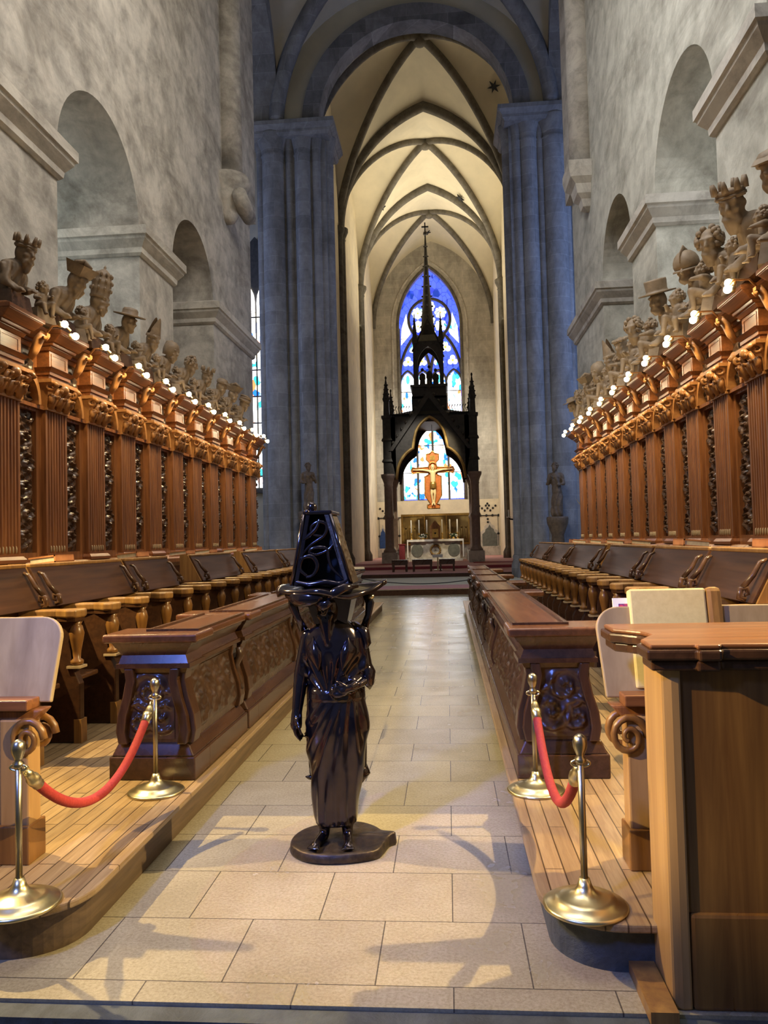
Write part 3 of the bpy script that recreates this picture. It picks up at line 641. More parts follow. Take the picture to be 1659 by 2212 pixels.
# ================================================================== CHOIR STALLS
XS = 3.35                       # pilaster faces
PITCH = {-1: 0.88, 1: 0.91}; Y0 = {-1: 6.55, 1: 7.10}
SIDE = {-1: 'left', 1: 'right'}
def bay_parts(t, p, off):
    """one bay of the panelled back: pilaster at y=0, carved panel towards +y; +x faces the aisle"""
    hp = 0.21; g0, g1 = hp, p - hp
    ya, yb = -0.298, p - 0.302
    b = MB().box(-0.5, -0.10, ya, yb, 0.60, 3.46); b.box(-0.10, -0.04, ya, yb, 0.60, 1.22)
    for z0, z1, e0, e1 in ((1.22, 1.28, 0.0, 0.06), (1.28, 1.33, 0.08, 0.08), (1.33, 1.38, 0.08, 0.03)):
        b.frus((-0.2, e0, ya, yb), z0, (-0.2, e1, ya, yb), z1)
    b.build('back_panel', 'wood', t, off=off)
    # fluted pilaster
    nf = 7; w = 2 * hp - 0.05; pts = [(-0.2, -hp), (0.0, -hp), (0.0, -hp + 0.025)]
    for i in range(nf):
        y = -hp + 0.025 + w * i / nf; d = w / nf
        pts += [(0.0, y + d * 0.18), (-0.014, y + d * 0.30), (-0.018, y + d * 0.5), (-0.014, y + d * 0.70), (0.0, y + d * 0.82)]
    pts += [(0.0, hp - 0.025), (0.0, hp), (-0.2, hp)]
    pl = MB().prism(pts, 1.46, 2.88, 'z').build('pilaster', 'wood', t, off=off)
    b = MB()
    for i in range(nf - 1):
        y = -hp + 0.025 + w * (i + 1) / nf; b.ball((0.004, y, 1.50), (0.010, 0.008, 0.034), 8, 6)
    b.build('flute_stop', 'pale', pl, off=off)  # pale colour stands in for the light the stops catch
    b = MB()
    for z0, z1, e0, e1 in ((1.38, 1.41, 0.045, 0.045), (1.41, 1.44, 0.045, 0.02), (1.44, 1.46, 0.015, 0.015)):
        b.frus((-0.2, e0, -hp - e0 * .7, hp + e0 * .7), z0, (-0.2, e1, -hp - e1 * .7, hp + e1 * .7), z1)
    b.build('pilaster_base', 'wood_y', pl, off=off)
    # leafy capital
    b = MB().frus((-0.2, 0.01, -hp, hp), 2.89, (-0.2, 0.05, -hp - 0.03, hp + 0.03), 3.14)
    b.box(-0.2, 0.02, -hp - .01, hp + .01, 2.87, 2.895); b.box(-0.2, 0.09, -hp - 0.05, hp + 0.05, 3.135, 3.17)
    for y in (-0.15, 0.0, 0.15):
        b.tube([(0.015, y, 2.89), (0.04, y, 2.96), (0.075, y, 3.015), (0.10, y, 3.005), (0.095, y, 2.98)], [0.035, 0.05, 0.045, 0.03, 0.018], 8, flat=(1.3, 0.6))
    for y in (-0.085, 0.085):
        b.tube([(0.03, y, 2.93), (0.055, y * 1.05, 3.03), (0.09, y * 1.1, 3.085), (0.115, y * 1.1, 3.07), (0.11, y * 1.1, 3.045)], [0.03, 0.04, 0.036, 0.025, 0.015], 8, flat=(1.3, 0.6))
    for s_ in (-1, 1):
        c_ = (0.075, s_ * (hp - 0.005), 3.09)
        b.tube([(c_[0] + 0.06 * (1 - i / 16) * cos(i * 0.8), c_[1] + s_ * 0.03 * (1 - i / 16), c_[2] + 0.05 * (1 - i / 16) * sin(i * 0.8)) for i in range(15)], [0.024 - 0.001 * i for i in range(15)], 7)
        b.ball((0.05, s_ * (hp - 0.02), 2.98), (0.035, 0.035, 0.055), 8, 6)
    b.ball((0.085, 0, 3.10), (0.045, 0.06, 0.05), 10, 7)
    b.build('capital', 'gild', t, off=off)
    # entablature block and breaking cornice
    b = MB().box(-0.2, 0.03, -0.20, 0.20, 3.17, 3.22); b.box(-0.2, 0.045, -0.21, 0.21, 3.22, 3.255); b.frus((-0.2, 0.05, -0.21, 0.21), 3.255, (-0.2, 0.085, -0.24, 0.24), 3.29)
    b.box(-0.2, 0.03, -0.185, 0.185, 3.29, 3.46)
    for y0, y1, z0, z1 in ((-0.15, -0.13, 3.31, 3.44), (0.13, 0.15, 3.31, 3.44), (-0.15, 0.15, 3.31, 3.325), (-0.15, 0.15, 3.425, 3.44)): b.box(0.02, 0.035, y0, y1, z0, z1)
    b.build('entablature_block', 'wood_y', t, off=off)
    b = MB(); st = ((3.46, 3.50, 0.04, 0.07), (3.50, 3.53, 0.09, 0.10), (3.53, 3.60, 0.12, 0.20), (3.60, 3.64, 0.21, 0.21), (3.64, 3.66, 0.21, 0.16))
    for z0, z1, e0, e1 in st: b.frus((-0.35, e0, -0.19 - e0 * .5, 0.19 + e0 * .5), z0, (-0.35, e1, -0.19 - e1 * .5, 0.19 + e1 * .5), z1)
    for z0, z1, e0, e1 in st: b.frus((-0.5, e0 - .12, -0.298, p - 0.302), z0, (-0.5, e1 - .12, -0.298, p - 0.302), z1)
    bevel(b.build('cornice', 'wood_y', t, off=off), 0.006)
    # carved upright panel in the gap
    c0, c1 = g0 + 0.06, p - 0.303; cm = (c0 + c1) / 2; cen = []; k = 0; z = 1.61
    while z < 2.8: cen.append((cm + (0.03 if k % 2 else -0.03), z, 1 if k % 2 else -1)); z += 0.235; k += 1
    o = relief(26, 110, c0, c1, 1.47, 2.84, -0.095, 0.065, cen, 0.085, 0.165).build('carved_panel', 'dark', t, off=off)
    b = MB()
    for y0, y1, z0, z1 in ((g0, c0, 1.38, 2.87), (-0.298, -g0, 1.38, 2.87), (c0, c1, 1.38, 1.47), (c0, c1, 2.84, 2.87)): b.box(-0.12, -0.05, y0, y1, z0, z1)
    b.box(-0.12, -0.01, g0, c1, 2.865, 2.90); b.box(-0.12, -0.01, -0.298, -g0, 2.865, 2.90); b.build('panel_frame', 'wood', o, off=off)
    # carved spandrel and curved band
    relief(26, 26, g0, c1, 2.9, 3.46, -0.085, 0.05, [(g0 + .10, 3.02, 1), (c1 - .10, 3.02, -1), (g0 + .11, 3.27, -1), (c1 - .11, 3.27, 1)], 0.07, 0.15).build('spandrel', 'carve', t, off=off)
    b = MB(); a_ = (c1 - g0) / 2 - 0.002; cq = (c1 + g0) / 2
    def st_(i):
        q = pi * i / 20; return [(x, cq - rr * cos(q), 2.90 + rr * 1.7 * sin(q)) for rr, x in ((a_ - .045, -0.08), (a_ - .045, 0.01), (a_, 0.01), (a_, -0.08))]
    b.sweep(st_, 21); b.build('arch_band', 'gild', t, off=off)
    b = MB()      # scrolled leaf bracket under the recessed cornice
    b.tube([(-0.02, cm, 3.32), (0.03, cm, 3.40), (0.07, cm, 3.50), (0.12, cm, 3.55), (0.15, cm, 3.52), (0.13, cm, 3.49)], [0.03, 0.045, 0.05, 0.045, 0.03, 0.02], 8, flat=(1.4, 0.7))
    b.build('leaf_bracket', 'gild', t, off=off)
OFF = (0, 0, -0.6)
STALLS = {}
for sg in (-1, 1):
    p = PITCH[sg]; rz = 0 if sg < 0 else pi
    ks = list(range(0, 11)) if sg < 0 else list(range(-1, 11))
    first = None
    for i, k in enumerate(ks):
        y = Y0[sg] + p * k
        lab = ('fluted walnut pilaster and carved panel of the %s-hand stalls, %s from the near end' % (SIDE[sg], ORD[i]))
        if first is None:
            first = thing('stall_panelling', lab, 'panelling', (sg * XS, y, 0.6), rz, 'panelled stall backs along the %s wall' % SIDE[sg])
            bay_parts(first, p, OFF)
            bpy.context.view_layer.update()
        else: dup(first, (sg * XS, y, 0.6), rz, lab)
# ------------------------------------------------------------------ paired lamps on the cornice
lamp0 = None
for sg in (-1, 1):
    p = PITCH[sg]; rz = 0 if sg < 0 else pi
    for i in range(10 if sg < 0 else 11):
        y = Y0[sg] + p * (i + 0.5) - (0 if sg < 0 else p)
        if y < 6: continue
        n_ = i + 1
        lab = 'pair of small glowing lamps on the %s stall cornice, %s from the near end' % (SIDE[sg], ORD[i])
        loc = (sg * (XS - 0.25), y, 3.61)
        if lamp0 is None:
            lamp0 = thing('spotlight', lab, 'lamp', loc, rz, 'paired lamps along the stall cornices')
            MB().tube([(-0.12, 0, -0.06), (-0.05, 0, 0.02), (0.08, 0, 0.02), (0.12, 0.02, -0.03)], 0.010, 6).box(-0.15, -0.09, -0.03, 0.03, -0.08, -0.05).build('bracket', 'gild', lamp0)
            for q in ((0.10, -0.055, 0.015), (0.15, 0.055, -0.075)):
                h = MB().lathe([(0.014, -0.04), (0.024, -0.02), (0.027, 0.01)], (q[0] - .045, q[1], q[2] + 0.012), 10).build('lamp_head', 'brass', lamp0)
                MB().ball(q, 0.033, 10, 8).build('bulb', 'bulb', h)
            bpy.context.view_layer.update()
        else: dup(lamp0, loc, rz, lab)
        light('lamp_glow', 'SPOT', (loc[0] - sg * 0.14, y, loc[2] + 0.02), LAMP_W, WARM, 0.03, None, (loc[0] + sg * 0.28, y, 1.2), 2.5, 0.6)
# ------------------------------------------------------------------ lower row of seats
def seat_parts(t):
    def scr(x0, x1, z0, z1): return [(x0, z0), (x1, z0), (x1, z1), (x0, z1)]
    side = [(-0.42, 0.0), (0.0, 0.0), (0.0, 0.40), (-0.03, 0.47), (-0.06, 0.56), (-0.07, 0.68), (-0.05, 0.77), (-0.01, 0.83), (-0.42, 0.83)]
    bevel(MB().prism(side, -0.035, 0.035, 'y').build('divider', 'desk', t), 0.008)  # very dark wood stands in for the shade between the seats
    arm = [(-0.44, -0.098), (-0.16, -0.045), (-0.06, -0.095), (0.0, -0.085), (0.03, 0.0), (0.0, 0.085), (-0.06, 0.095), (-0.16, 0.045), (-0.44, 0.098)]
    a = MB().prism(arm, 0.85, 0.905, 'z').build('armrest', 'honey', t); bevel(a, 0.012)
    MB().prism([(x * 0.94 - .01, y * 0.82) for x, y in arm], 0.825, 0.85, 'z').build('armrest_moulding', 'bench', a)
    bl = MB().lathe([(0.030, 0.52), (0.045, 0.535), (0.045, 0.555), (0.026, 0.57), (0.030, 0.62), (0.046, 0.70), (0.052, 0.74), (0.040, 0.79), (0.030, 0.80), (0.045, 0.825)], (-0.035, 0, 0), 14).build('baluster', 'honey_d', t)
    MB().box(-0.085, 0.015, -0.05, 0.05, 0.505, 0.522).build('baluster_foot', 'pale', bl)
    MB().box(-0.44, -0.40, -0.098, 0.464, 0.0, 0.90).build('seat_back', 'desk', t)  # same dark colour for the unlit recess behind the seat
    bevel(MB().box(-0.40, -0.10, 0.04, 0.464, 0.385, 0.42).build('seat', 'bench', t), 0.01)
    MB().box(-0.04, 0.012, -0.042, 0.042, 0.0, 0.16).build('foot_block', 'honey', t)
for sg in (-1, 1):
    rz = 0 if sg < 0 else pi; first = None
    for i in range(20):
        y = 4.55 + 0.565 * i
        lab = 'walnut seat with baluster armrest, %s from the near end of the %s lower stalls' % (ORD[i], SIDE[sg])
        loc = (sg * 1.97, y, 0.18)
        if first is None and sg < 0:
            seat0 = first = thing('choir_stall', lab, 'choir stall', loc, rz, 'seats of the lower choir stalls'); seat_parts(first); bpy.context.view_layer.update()
        else: dup(seat0, loc, rz, lab)
# ------------------------------------------------------------------ sloping book desks of the upper row, books on them
def desk(name, y0, y1, sg, lab):
    t = thing('book_desk', lab, 'book desk', (sg * 2.45, (y0 + y1) / 2, 1.088), 0 if sg < 0 else pi, 'sloping book desks of the upper stalls'); L = (y1 - y0) / 2
    b = MB().prism([(0.16, 0.49), (0.185, 0.49), (0.03, 0.785), (0.0, 0.785)], -L, L, 'y').shift((0, 0, -.488)); bevel(b.build('front_board', 'desk', t), 0.006)
    b = MB().box(-0.06, 0.04, -L, L, 0.284, 0.309); bevel(b.build('top_rail', 'honey', t), 0.006)
    for s_ in (-1, 1):
        yy = s_ * (L - 0.07)
        pts = [(0.19, 0.51), (0.225, 0.52), (0.215, 0.57), (0.18, 0.575), (0.175, 0.54), (0.195, 0.535)]
        sc = MB().tube([(x, yy, z) for x, z in pts], [0.017, 0.019, 0.019, 0.017, 0.013, 0.009], 8)
        sc.tube([(0.2, yy, 0.58), (0.14, yy, 0.65), (0.10, yy, 0.72), (0.06, yy, 0.74)], [0.018, 0.017, 0.014, 0.009], 8).shift((0, 0, -.488))
        sc.build('scroll_bracket', 'dark', t)
        MB().prism([(-0.09, 0.012), (0.16, 0.002), (0.0, 0.312), (-0.09, 0.312)], yy + s_ * 0.06, yy + s_ * 0.09, 'y').build('end_board', 'honey', t)
    return t
DESKS = {-1: [(3.95, 5.2), (5.25, 6.78), (6.86, 7.95), (8.7, 10.35), (10.95, 13.1), (13.3, 15.6)], 1: [(4.55, 5.62), (5.68, 7.1), (7.2, 9.0), (9.3, 11.4), (11.5, 13.6), (13.7, 15.9)]}
for sg in (-1, 1):
    for i, (y0, y1) in enumerate(DESKS[sg]):
        desk('d', y0, y1, sg, 'dark walnut sloping desk front, %s from the near end of the %s upper stalls' % (ORD[i], SIDE[sg]))
def book(loc, rz, w, d, h, tilt, lab, m='book', grp='books lying on the stall desks'):
    t = thing('book', lab, 'book', loc, rz, grp); R = Matrix.Rotation(tilt, 4, 'Y')
    MB().box(-d / 2, d / 2, -w / 2, w / 2, 0, 0.012).box(-d / 2, d / 2, -w / 2, w / 2, h - 0.012, h).box(d / 2 - 0.012, d / 2, -w / 2, w / 2, 0, h).xf(R).build('cover', m, t)
    MB().box(-d / 2 + .01, d / 2 - .012, -w / 2 + .008, w / 2 - .008, 0.012, h - 0.012).xf(R).build('pages', 'page', t)
    return t
for sg, ys in ((-1, (5.95, 7.55, 9.0, 9.9, 11.2, 12.4)), (1, (5.0, 6.75, 8.6, 9.9, 11.0, 12.5))):
    for i, y in enumerate(ys):
        book((sg * 2.62, y, 1.385), 0 if sg < 0 else pi, 0.30, 0.22, 0.06, -0.10, 'tan bound book lying on the %s upper desks, %s from the near end' % (SIDE[sg], ORD[i]))
t = thing('ribbed_book', 'large brown leather book with a banded spine leaning on the near right upper desk', 'book', (2.56, 4.50, 1.40), 0, 'books lying on the stall desks')
R_ = Matrix.Rotation(1.08, 4, 'Y')
MB().box(-0.02, 0.40, -0.045, 0.045, 0.0, 0.035).xf(R_).build('cover', 'book', t); MB().box(-0.01, 0.39, -0.035, 0.046, 0.006, 0.029).xf(R_).build('pages', 'page', t)
sp = MB().tube([(-0.02 + 0.42 * i / 4, -0.045, 0.0175) for i in range(5)], 0.0185, 10).xf(R_).build('spine', 'book', t)
for i in range(5): MB().tube([(0.03 + 0.08 * i, -0.045 - 0.021 * sin(q), 0.0175 - 0.021 * cos(q)) for q in [pi * k / 8 for k in range(9)]], 0.005, 6).xf(R_).build('band', 'pale', sp)
# ================================================================== FRONT BENCHES BESIDE THE AISLE
def bench(sg, y0, y1, lab, full_end):
    """carved kneeling-desk front; local +x faces the aisle"""
    L = y1 - y0
    t = thing('choir_bench_front', lab, 'bench front', (sg * 0.9, y0 if sg < 0 else y0, 0.18), 0, 'carved bench fronts along the aisle')
    X = lambda x: -sg * x                # local mirror: +x towards the aisle
    def bx(b, x0, x1, ya, yb, z0, z1): return b.box(min(X(x0), X(x1)), max(X(x0), X(x1)), ya, yb, z0, z1)
    def fr(b, a, z0, c, z1):
        f = lambda q: (min(X(q[0]), X(q[1])), max(X(q[0]), X(q[1])), q[2], q[3]); return b.frus(f(a), z0, f(c), z1)
    b = bx(MB(), -0.50, 0.0, 0, 0.28, 0.0, 0.13); fr(b, (-0.49, -0.01, 0.01, 0.27), 0.13, (-0.46, -0.05, 0.04, 0.24), 0.20); bx(b, -0.34, 0.0, 0.27, L, 0.0, 0.13); fr(b, (-0.33, -0.01, 0.26, L - .01), 0.13, (-0.30, -0.05, 0.24, L - .04), 0.20)
    bevel(b.build('plinth', 'bench', t), 0.008)
    # swelling body: outline across the bench
    o_ = [(-0.05, 0.20), (-0.035, 0.27), (-0.045, 0.36), (-0.075, 0.46), (-0.095, 0.56), (-0.085, 0.63)]
    P_ = [(X(x), z) for x, z in o_] + [(X(-0.41 - (0.085 + x) * 1.0), z) for x, z in o_[::-1]]
    b = MB().prism(P_, 0.05, 0.24, 'y'); Q_ = [(X(x), z) for x, z in o_] + [(X(-0.27), z) for x, z in o_[::-1]]; b.prism(Q_, 0.2, L - 0.05, 'y'); b.build('body', 'bench_z', t)
    f_ = lambda zz: -0.085 + [0.0, 0][0] + max(0.0, 0.05 * (1 - abs((zz - 0.27) / 0.3)))
    # long carved panel facing the aisle
    def face(zz):
        for (xa, za), (xb_, zb) in zip(o_[:-1], o_[1:]):
            if za <= zz <= zb: return xa + (xb_ - xa) * (zz - za) / (zb - za)
        return o_[-1][0]
    n_ = max(2, int(L / 0.24)); cen = [(0.15 + (L - .3) * (i + .5) / n_, 0.40 + (0.035 if i % 2 else -0.035), 1 if i % 2 else -1) for i in range(n_)]
    def fn(a, c):
        y, z = 0.15 + (L - 0.3) * a, 0.25 + 0.34 * c
        h = swirl((y, z), cen, 0.085, 0.19); h = max(0.0, h * 0.75 + 0.35 * noise.noise(Vector((y * 26, z * 26, 2.0)))) * min(1, min(a, 1 - a) * 12, min(c, 1 - c) * 10)
        return (X(face(z) + 0.006 + 0.028 * h), y, z)
    MB().grid(int(L * 55), 26, fn).build('carved_panel', 'carve', t)
    for ya, yb in ((0.04, 0.15), (L - 0.15, L - 0.04)):
        pts = [(X(x + 0.03), z) for x, z in o_] + [(X(x - .03), z) for x, z in o_[::-1]]
        bevel(MB().prism(pts, ya, yb, 'y').build('pilaster_strip', 'bench_z', t), 0.006)
    # carved end panel with S-shaped stiles
    if full_end:
        def fe(a, c):
            x, z = -0.41 + 0.28 * a, 0.22 + 0.38 * c
            h = swirl((x, z), [(-0.33, 0.33, 1), (-0.19, 0.36, -1), (-0.27, 0.50, 1)], 0.075, 0.15) * min(1, min(a, 1 - a) * 8, min(c, 1 - c) * 8)
            return (X(x), 0.045 - 0.035 * h, z)
        MB().grid(44, 50, fe).build('end_panel', 'dark', t)
        for s_ in (0, 1):
            o2 = [(x if s_ == 0 else -0.41 - (0.085 + x), z) for x, z in o_]
            d_ = -0.055 if s_ == 0 else 0.055
            pts = [(X(x), z) for x, z in o2] + [(X(x + d_), z) for x, z in o2[::-1]]
            bevel(MB().prism(pts, 0.0, 0.06, 'y').build('stile', 'bench_z', t), 0.008)
    # mouldings and top board
    b = MB()
    for z0, z1, e0, e1 in ((0.60, 0.63, 0.0, 0.015), (0.63, 0.655, 0.035, 0.035), (0.655, 0.70, 0.02, 0.0), (0.70, 0.745, 0.0, 0.03), (0.745, 0.775, 0.035, 0.055)):
        fr(b, (-0.46 - e0 * .6 + .03, -0.055 + e0, 0.03 - e0, 0.25 + e0), z0, (-0.46 - e1 * .6 + .03, -0.055 + e1, 0.03 - e1, 0.25 + e1), z1)
        fr(b, (-0.26 - e0, -0.075 + e0, 0.2, L - 0.03 + e0 * 0.5), z0, (-0.26 - e1, -0.075 + e1, 0.2, L - 0.03 + e1 * 0.5), z1)
    b.build('moulding', 'bench', t)
    b = MB().prism([(X(a), c) for a, c in ((-0.52, -0.035), (0.035, -0.035), (0.035, 0.28), (0.0, 0.31), (0.0, L), (-0.32, L), (-0.32, 0.31), (-0.52, 0.31))], 0.775, 0.825, 'z'); o = b.build('top_board', 'bench_t', t); bevel(o, 0.014, 3)
    b = bx(MB(), -0.028, -0.004, 0.14, L - .02, 0.825, 0.838); bx(b, -0.318, -0.294, 0.14, L - .02, 0.825, 0.838); bx(b, -0.318, -0.004, 0.116, 0.14, 0.825, 0.838); b.build('raised_edge', 'bench', o)
    # leaf console at the joint
    b = MB(); b.tube([(X(-0.03), L - 0.09, 0.60), (X(-0.02), L - .09, 0.55), (X(-0.05), L - .09, 0.48), (X(-.04), L - .09, 0.42), (X(-0.02), L - .09, 0.36), (X(-0.01), L - .09, 0.31)], [0.03, 0.036, 0.028, 0.02, 0.026, 0.018], 8, flat=(1.2, .8))
    b.build('leaf_console', 'carve', t)
    return t
BN = {-1: [(4.27, 5.42), (5.46, 7.4), (7.46, 9.4), (9.46, 11.4), (11.46, 13.4)], 1: [(4.30, 7.1), (7.16, 8.7), (8.76, 10.3), (10.36, 12.2), (12.26, 14.2)]}
for sg in (-1, 1):
    for i, (y0, y1) in enumerate(BN[sg]):
        bench(sg, y0, y1, 'dark carved walnut bench front, %s from the near end on the %s of the aisle' % (ORD[i], SIDE[sg]), True)
# ------------------------------------------------------------------ large desks nearest the viewer
def sloping_desk(sg, lab):
    """pale sloping board on a scrolled post; mirrored for the two sides"""
    t = thing('near_book_desk', lab, 'book desk', (sg * 1.26, 3.2, 0.18), 0); X = lambda x: sg * x
    # board: leaning away from the viewer, rounded upper corner
    R_ = Matrix.Rotation(-0.22, 4, 'X'); rr = 0.09; w = 1.05; h = 0.37
    P_ = [(0.0 + 0.02, 0.0), (0.0, h - rr)] + [(rr - rr * cos(q), h - rr + rr * sin(q)) for q in [pi / 2 * i / 8 for i in range(1, 9)]] + [(w, h), (w, 0.0)]
    b = MB().prism([(X(x - 0.10), z) for x, z in P_], 0.0, 0.028, 'y').xf(R_).shift((0, 0.02, 0.66)); bevel(b.build('sloping_board', 'pale', t), 0.006)
    b = MB().box(*sorted((X(-0.03), X(w - .1))), -0.075, 0.03, 0.64, 0.685); bevel(b.build('book_ledge', 'wood_x', t), 0.006)
    b = MB().prism([(X(-0.08), 0.64), (X(-0.02), 0.58), (X(0.0), 0.5), (X(0.05), 0.42), (X(0.18), 0.42), (X(0.18), 0.64)], -0.04, 0.05, 'y'); o = b.build('scroll_bracket', 'wood', t); bevel(o, 0.01)
    b = MB()
    for k, (rr2, dx) in enumerate(((0.088, 0.0), (0.062, -0.016), (0.03, -0.032))):
        b.lathe([(rr2, 0.0), (rr2, 0.02), (rr2 * 0.75, 0.035)], (0, 0, 0), 22, ax='y').shift((0, 0, 0)) if False else None
    for sy in (-0.05, 0.05):
        b.tube([(X(-0.015) + 0.075 * (1 - i / 30) * cos(i * 0.42), sy + (0.02 if sy > 0 else -0.02) * i / 26, 0.52 + 0.085 * (1 - i / 30) * sin(i * 0.42)) for i in range(27)], [0.017 - 0.0003 * i for i in range(27)], 8)
    b.build('scroll', 'honey_d', o)
    bevel(MB().box(*sorted((X(-0.02), X(0.11))), -0.05, 0.05, 0.0, 0.60).build('post', 'honey_l', t), 0.008)
    MB().box(*sorted((X(0.11), X(1.0))), -0.02, 0.02, 0.02, 0.60).build('front_panel', 'honey_d', t)
    bevel(MB().box(*sorted((X(-0.03), X(0.13))), -0.07, 0.07, 0.0, 0.16).build('post_foot', 'honey_d', t), 0.006)
    return t
sloping_desk(-1, 'pale sloping book desk on a scrolled walnut post beside the near left stanchion')
sloping_desk(1, 'pale sloping book desk on a scrolled post behind the large right walnut desk')
t = thing('near_stall_desk', 'large honey walnut desk with a curved moulded top at the right edge', 'desk', (1.22, 2.55, 0.0))
b = MB().box(0.03, 1.35, 0.0, 0.05, 0.30, 1.065); b.build('front_panel', 'honey_d', t)
for x in (0.0, 0.62, 1.25): MB().box(x, x + 0.06, -0.012, 0.05, 0.30, 1.065).build('stile', 'honey' if x else 'honey', t) if x else None
b = MB().prism([(0.0, 0.0), (0.03, -0.012), (0.06, -0.012), (0.06, 0.22), (0.0, 0.22)], 0.0, 1.07, 'z'); bevel(b.build('corner_post', 'honey_l', t), 0.008)
bevel(MB().box(0.062, 1.36, -0.014, 0.05, 0.0, 0.30).build('skirting', 'honey_d', t), 0.012)
MB().box(0.13, 0.16, 0.05, 0.55, 0.05, 1.06).build('side_panel', 'bench_z', t)
# moulded top with stepped, curved outline
def top_outline(e):
    P_ = [(-0.06 - e, 0.56), (-0.06 - e, 0.40), (-0.02 - e, 0.36)]
    P_ += [(-0.02 - e + 0.055 * sin(q) , 0.34 - 0.12 * (1 - cos(q))) for q in [pi / 2 * i / 6 for i in range(1, 7)]]
    P_ += [(-0.03 - e, 0.10), (-0.035 - e, -0.035 - e), (0.10, -0.04 - e), (0.10, -0.06 - e), (0.17, -0.06 - e), (0.18, -0.035 - e)]
    P_ += [(0.2 + 1.2 * i / 10, -0.035 - e - 0.03 * sin(pi * i / 10)) for i in range(1, 11)]
    P_ += [(1.4, 0.56)]
    return P_
b = MB().prism(top_outline(0.0), 1.065, 1.10, 'z').prism(top_outline(0.018), 1.10, 1.135, 'z'); bevel(b.build('moulded_top', 'bench', t), 0.008)
b = MB().prism(top_outline(0.004), 1.135, 1.150, 'z'); bevel(b.build('top_surface', 'wood_x', t), 0.006)
# things on the right sloping desk
tb = thing('binder', 'large yellow linen bound folder standing on the right sloping book desk', 'folder', (1.49, 3.27, 0.865), 0)
R_ = Matrix.Rotation(-0.20, 4, 'X')
bevel(MB().box(-0.19, 0.12, -0.055, 0.0, 0.0, 0.405).xf(R_).build('cover', 'yellow', tb), 0.008)
bevel(MB().box(0.12, 0.185, -0.06, 0.004, 0.0, 0.41).xf(R_).build('spine', 'honey', tb), 0.02)
tb = thing('leaflet', 'white leaflet with a red and blue picture beside the yellow folder', 'leaflet', (1.275, 3.29, 0.865), 0)
MB().box(-0.035, 0.12, -0.03, -0.02, 0.0, 0.37).xf(R_).build('card', 'print_a', tb)
MB().box(-0.012, 0.03, -0.034, -0.03, 0.22, 0.345).xf(R_).build('picture', 'print_b', tb)
# ------------------------------------------------------------------ stanchions and velvet ropes
def stanchion_parts(t):
    MB().lathe([(0.148, 0), (0.150, 0.008), (0.140, 0.014), (0.112, 0.022), (0.108, 0.030), (0.085, 0.036), (0.060, 0.046), (0.036, 0.058), (0.026, 0.075), (0.018, 0.10)], n=36).build('base', 'brass', t)
    MB().lathe([(0.0125, 0.06), (0.0125, 0.53)], n=16).build('pole', 'steel', t)
    f_ = MB().lathe([(0.013, 0.50), (0.021, 0.512), (0.021, 0.522), (0.013, 0.53), (0.016, 0.54), (0.025, 0.562), (0.0265, 0.580), (0.022, 0.598), (0.010, 0.608), (0.002, 0.611)], n=18).build('finial', 'steel', t)
    MB().tube([(0.033 * cos(q), 0.0, 0.505 + 0.012 * sin(q)) for q in [2 * pi * i / 16 for i in range(16)]], 0.005, 8, True).build('ring', 'brass', f_)
labs = {(-1, 0): 'brass stanchion at the near end of the left rope', (-1, 1): 'brass stanchion in front of the left bench end, at the far end of its rope',
        (1, 1): 'brass stanchion in front of the right bench end, at the far end of its rope', (1, 0): 'brass stanchion at the near end of the right rope, beside the large desk'}
st0 = None; SP = {(-1, 0): (-1.075, 2.79), (-1, 1): (-1.05, 4.075), (1, 1): (0.975, 4.105), (1, 0): (1.005, 2.84)}
for key, (x, y) in SP.items():
    if st0 is None:
        st0 = thing('stanchion', labs[key], 'stanchion', (x, y, 0.18), 0, 'rope stanchions'); stanchion_parts(st0); bpy.context.view_layer.update()
    else: dup(st0, (x, y, 0.18), 0, labs[key])
def rope(sg, sag, lab):
    (x0, y0), (x1, y1) = SP[(sg, 0)], SP[(sg, 1)]; z = 0.675
    t = thing('rope', lab, 'rope', ((x0 + x1) / 2, (y0 + y1) / 2, z))
    A, B = Vector((x0 - (x0 + x1) / 2, y0 - (y0 + y1) / 2, 0)), Vector((x1 - (x0 + x1) / 2, y1 - (y0 + y1) / 2, 0)); d = (B - A).normalized()
    A += d * 0.045; B -= d * 0.045
    def at(s): p = A.lerp(B, s); return Vector((p.x, p.y, -sag * (1 - (2 * s - 1) ** 2) - 0.012))
    MB().tube([at(0.06 + 0.88 * i / 40) for i in range(41)], 0.021, 14).build('velvet_cord', 'rope', t)
    for s0, s1 in ((0.005, 0.075), (0.995, 0.925)):
        MB().tube([at(s0 + (s1 - s0) * q) for q in (0, 0.2, 0.45, 0.5, 0.75, 0.8, 1.0)], [0.010, 0.018, 0.020, 0.026, 0.026, 0.022, 0.024], 14).build('end_cap', 'brass', t)
        p = at(s0); MB().tube([(p.x, p.y + 0.016 * cos(q), p.z + 0.016 * sin(q)) for q in [2 * pi * i / 14 for i in range(14)]], 0.0045, 6, True).build('hook', 'brass', t)
rope(-1, 0.29, 'red velvet rope hanging between the two left stanchions')
rope(1, 0.30, 'red velvet rope hanging between the two right stanchions')
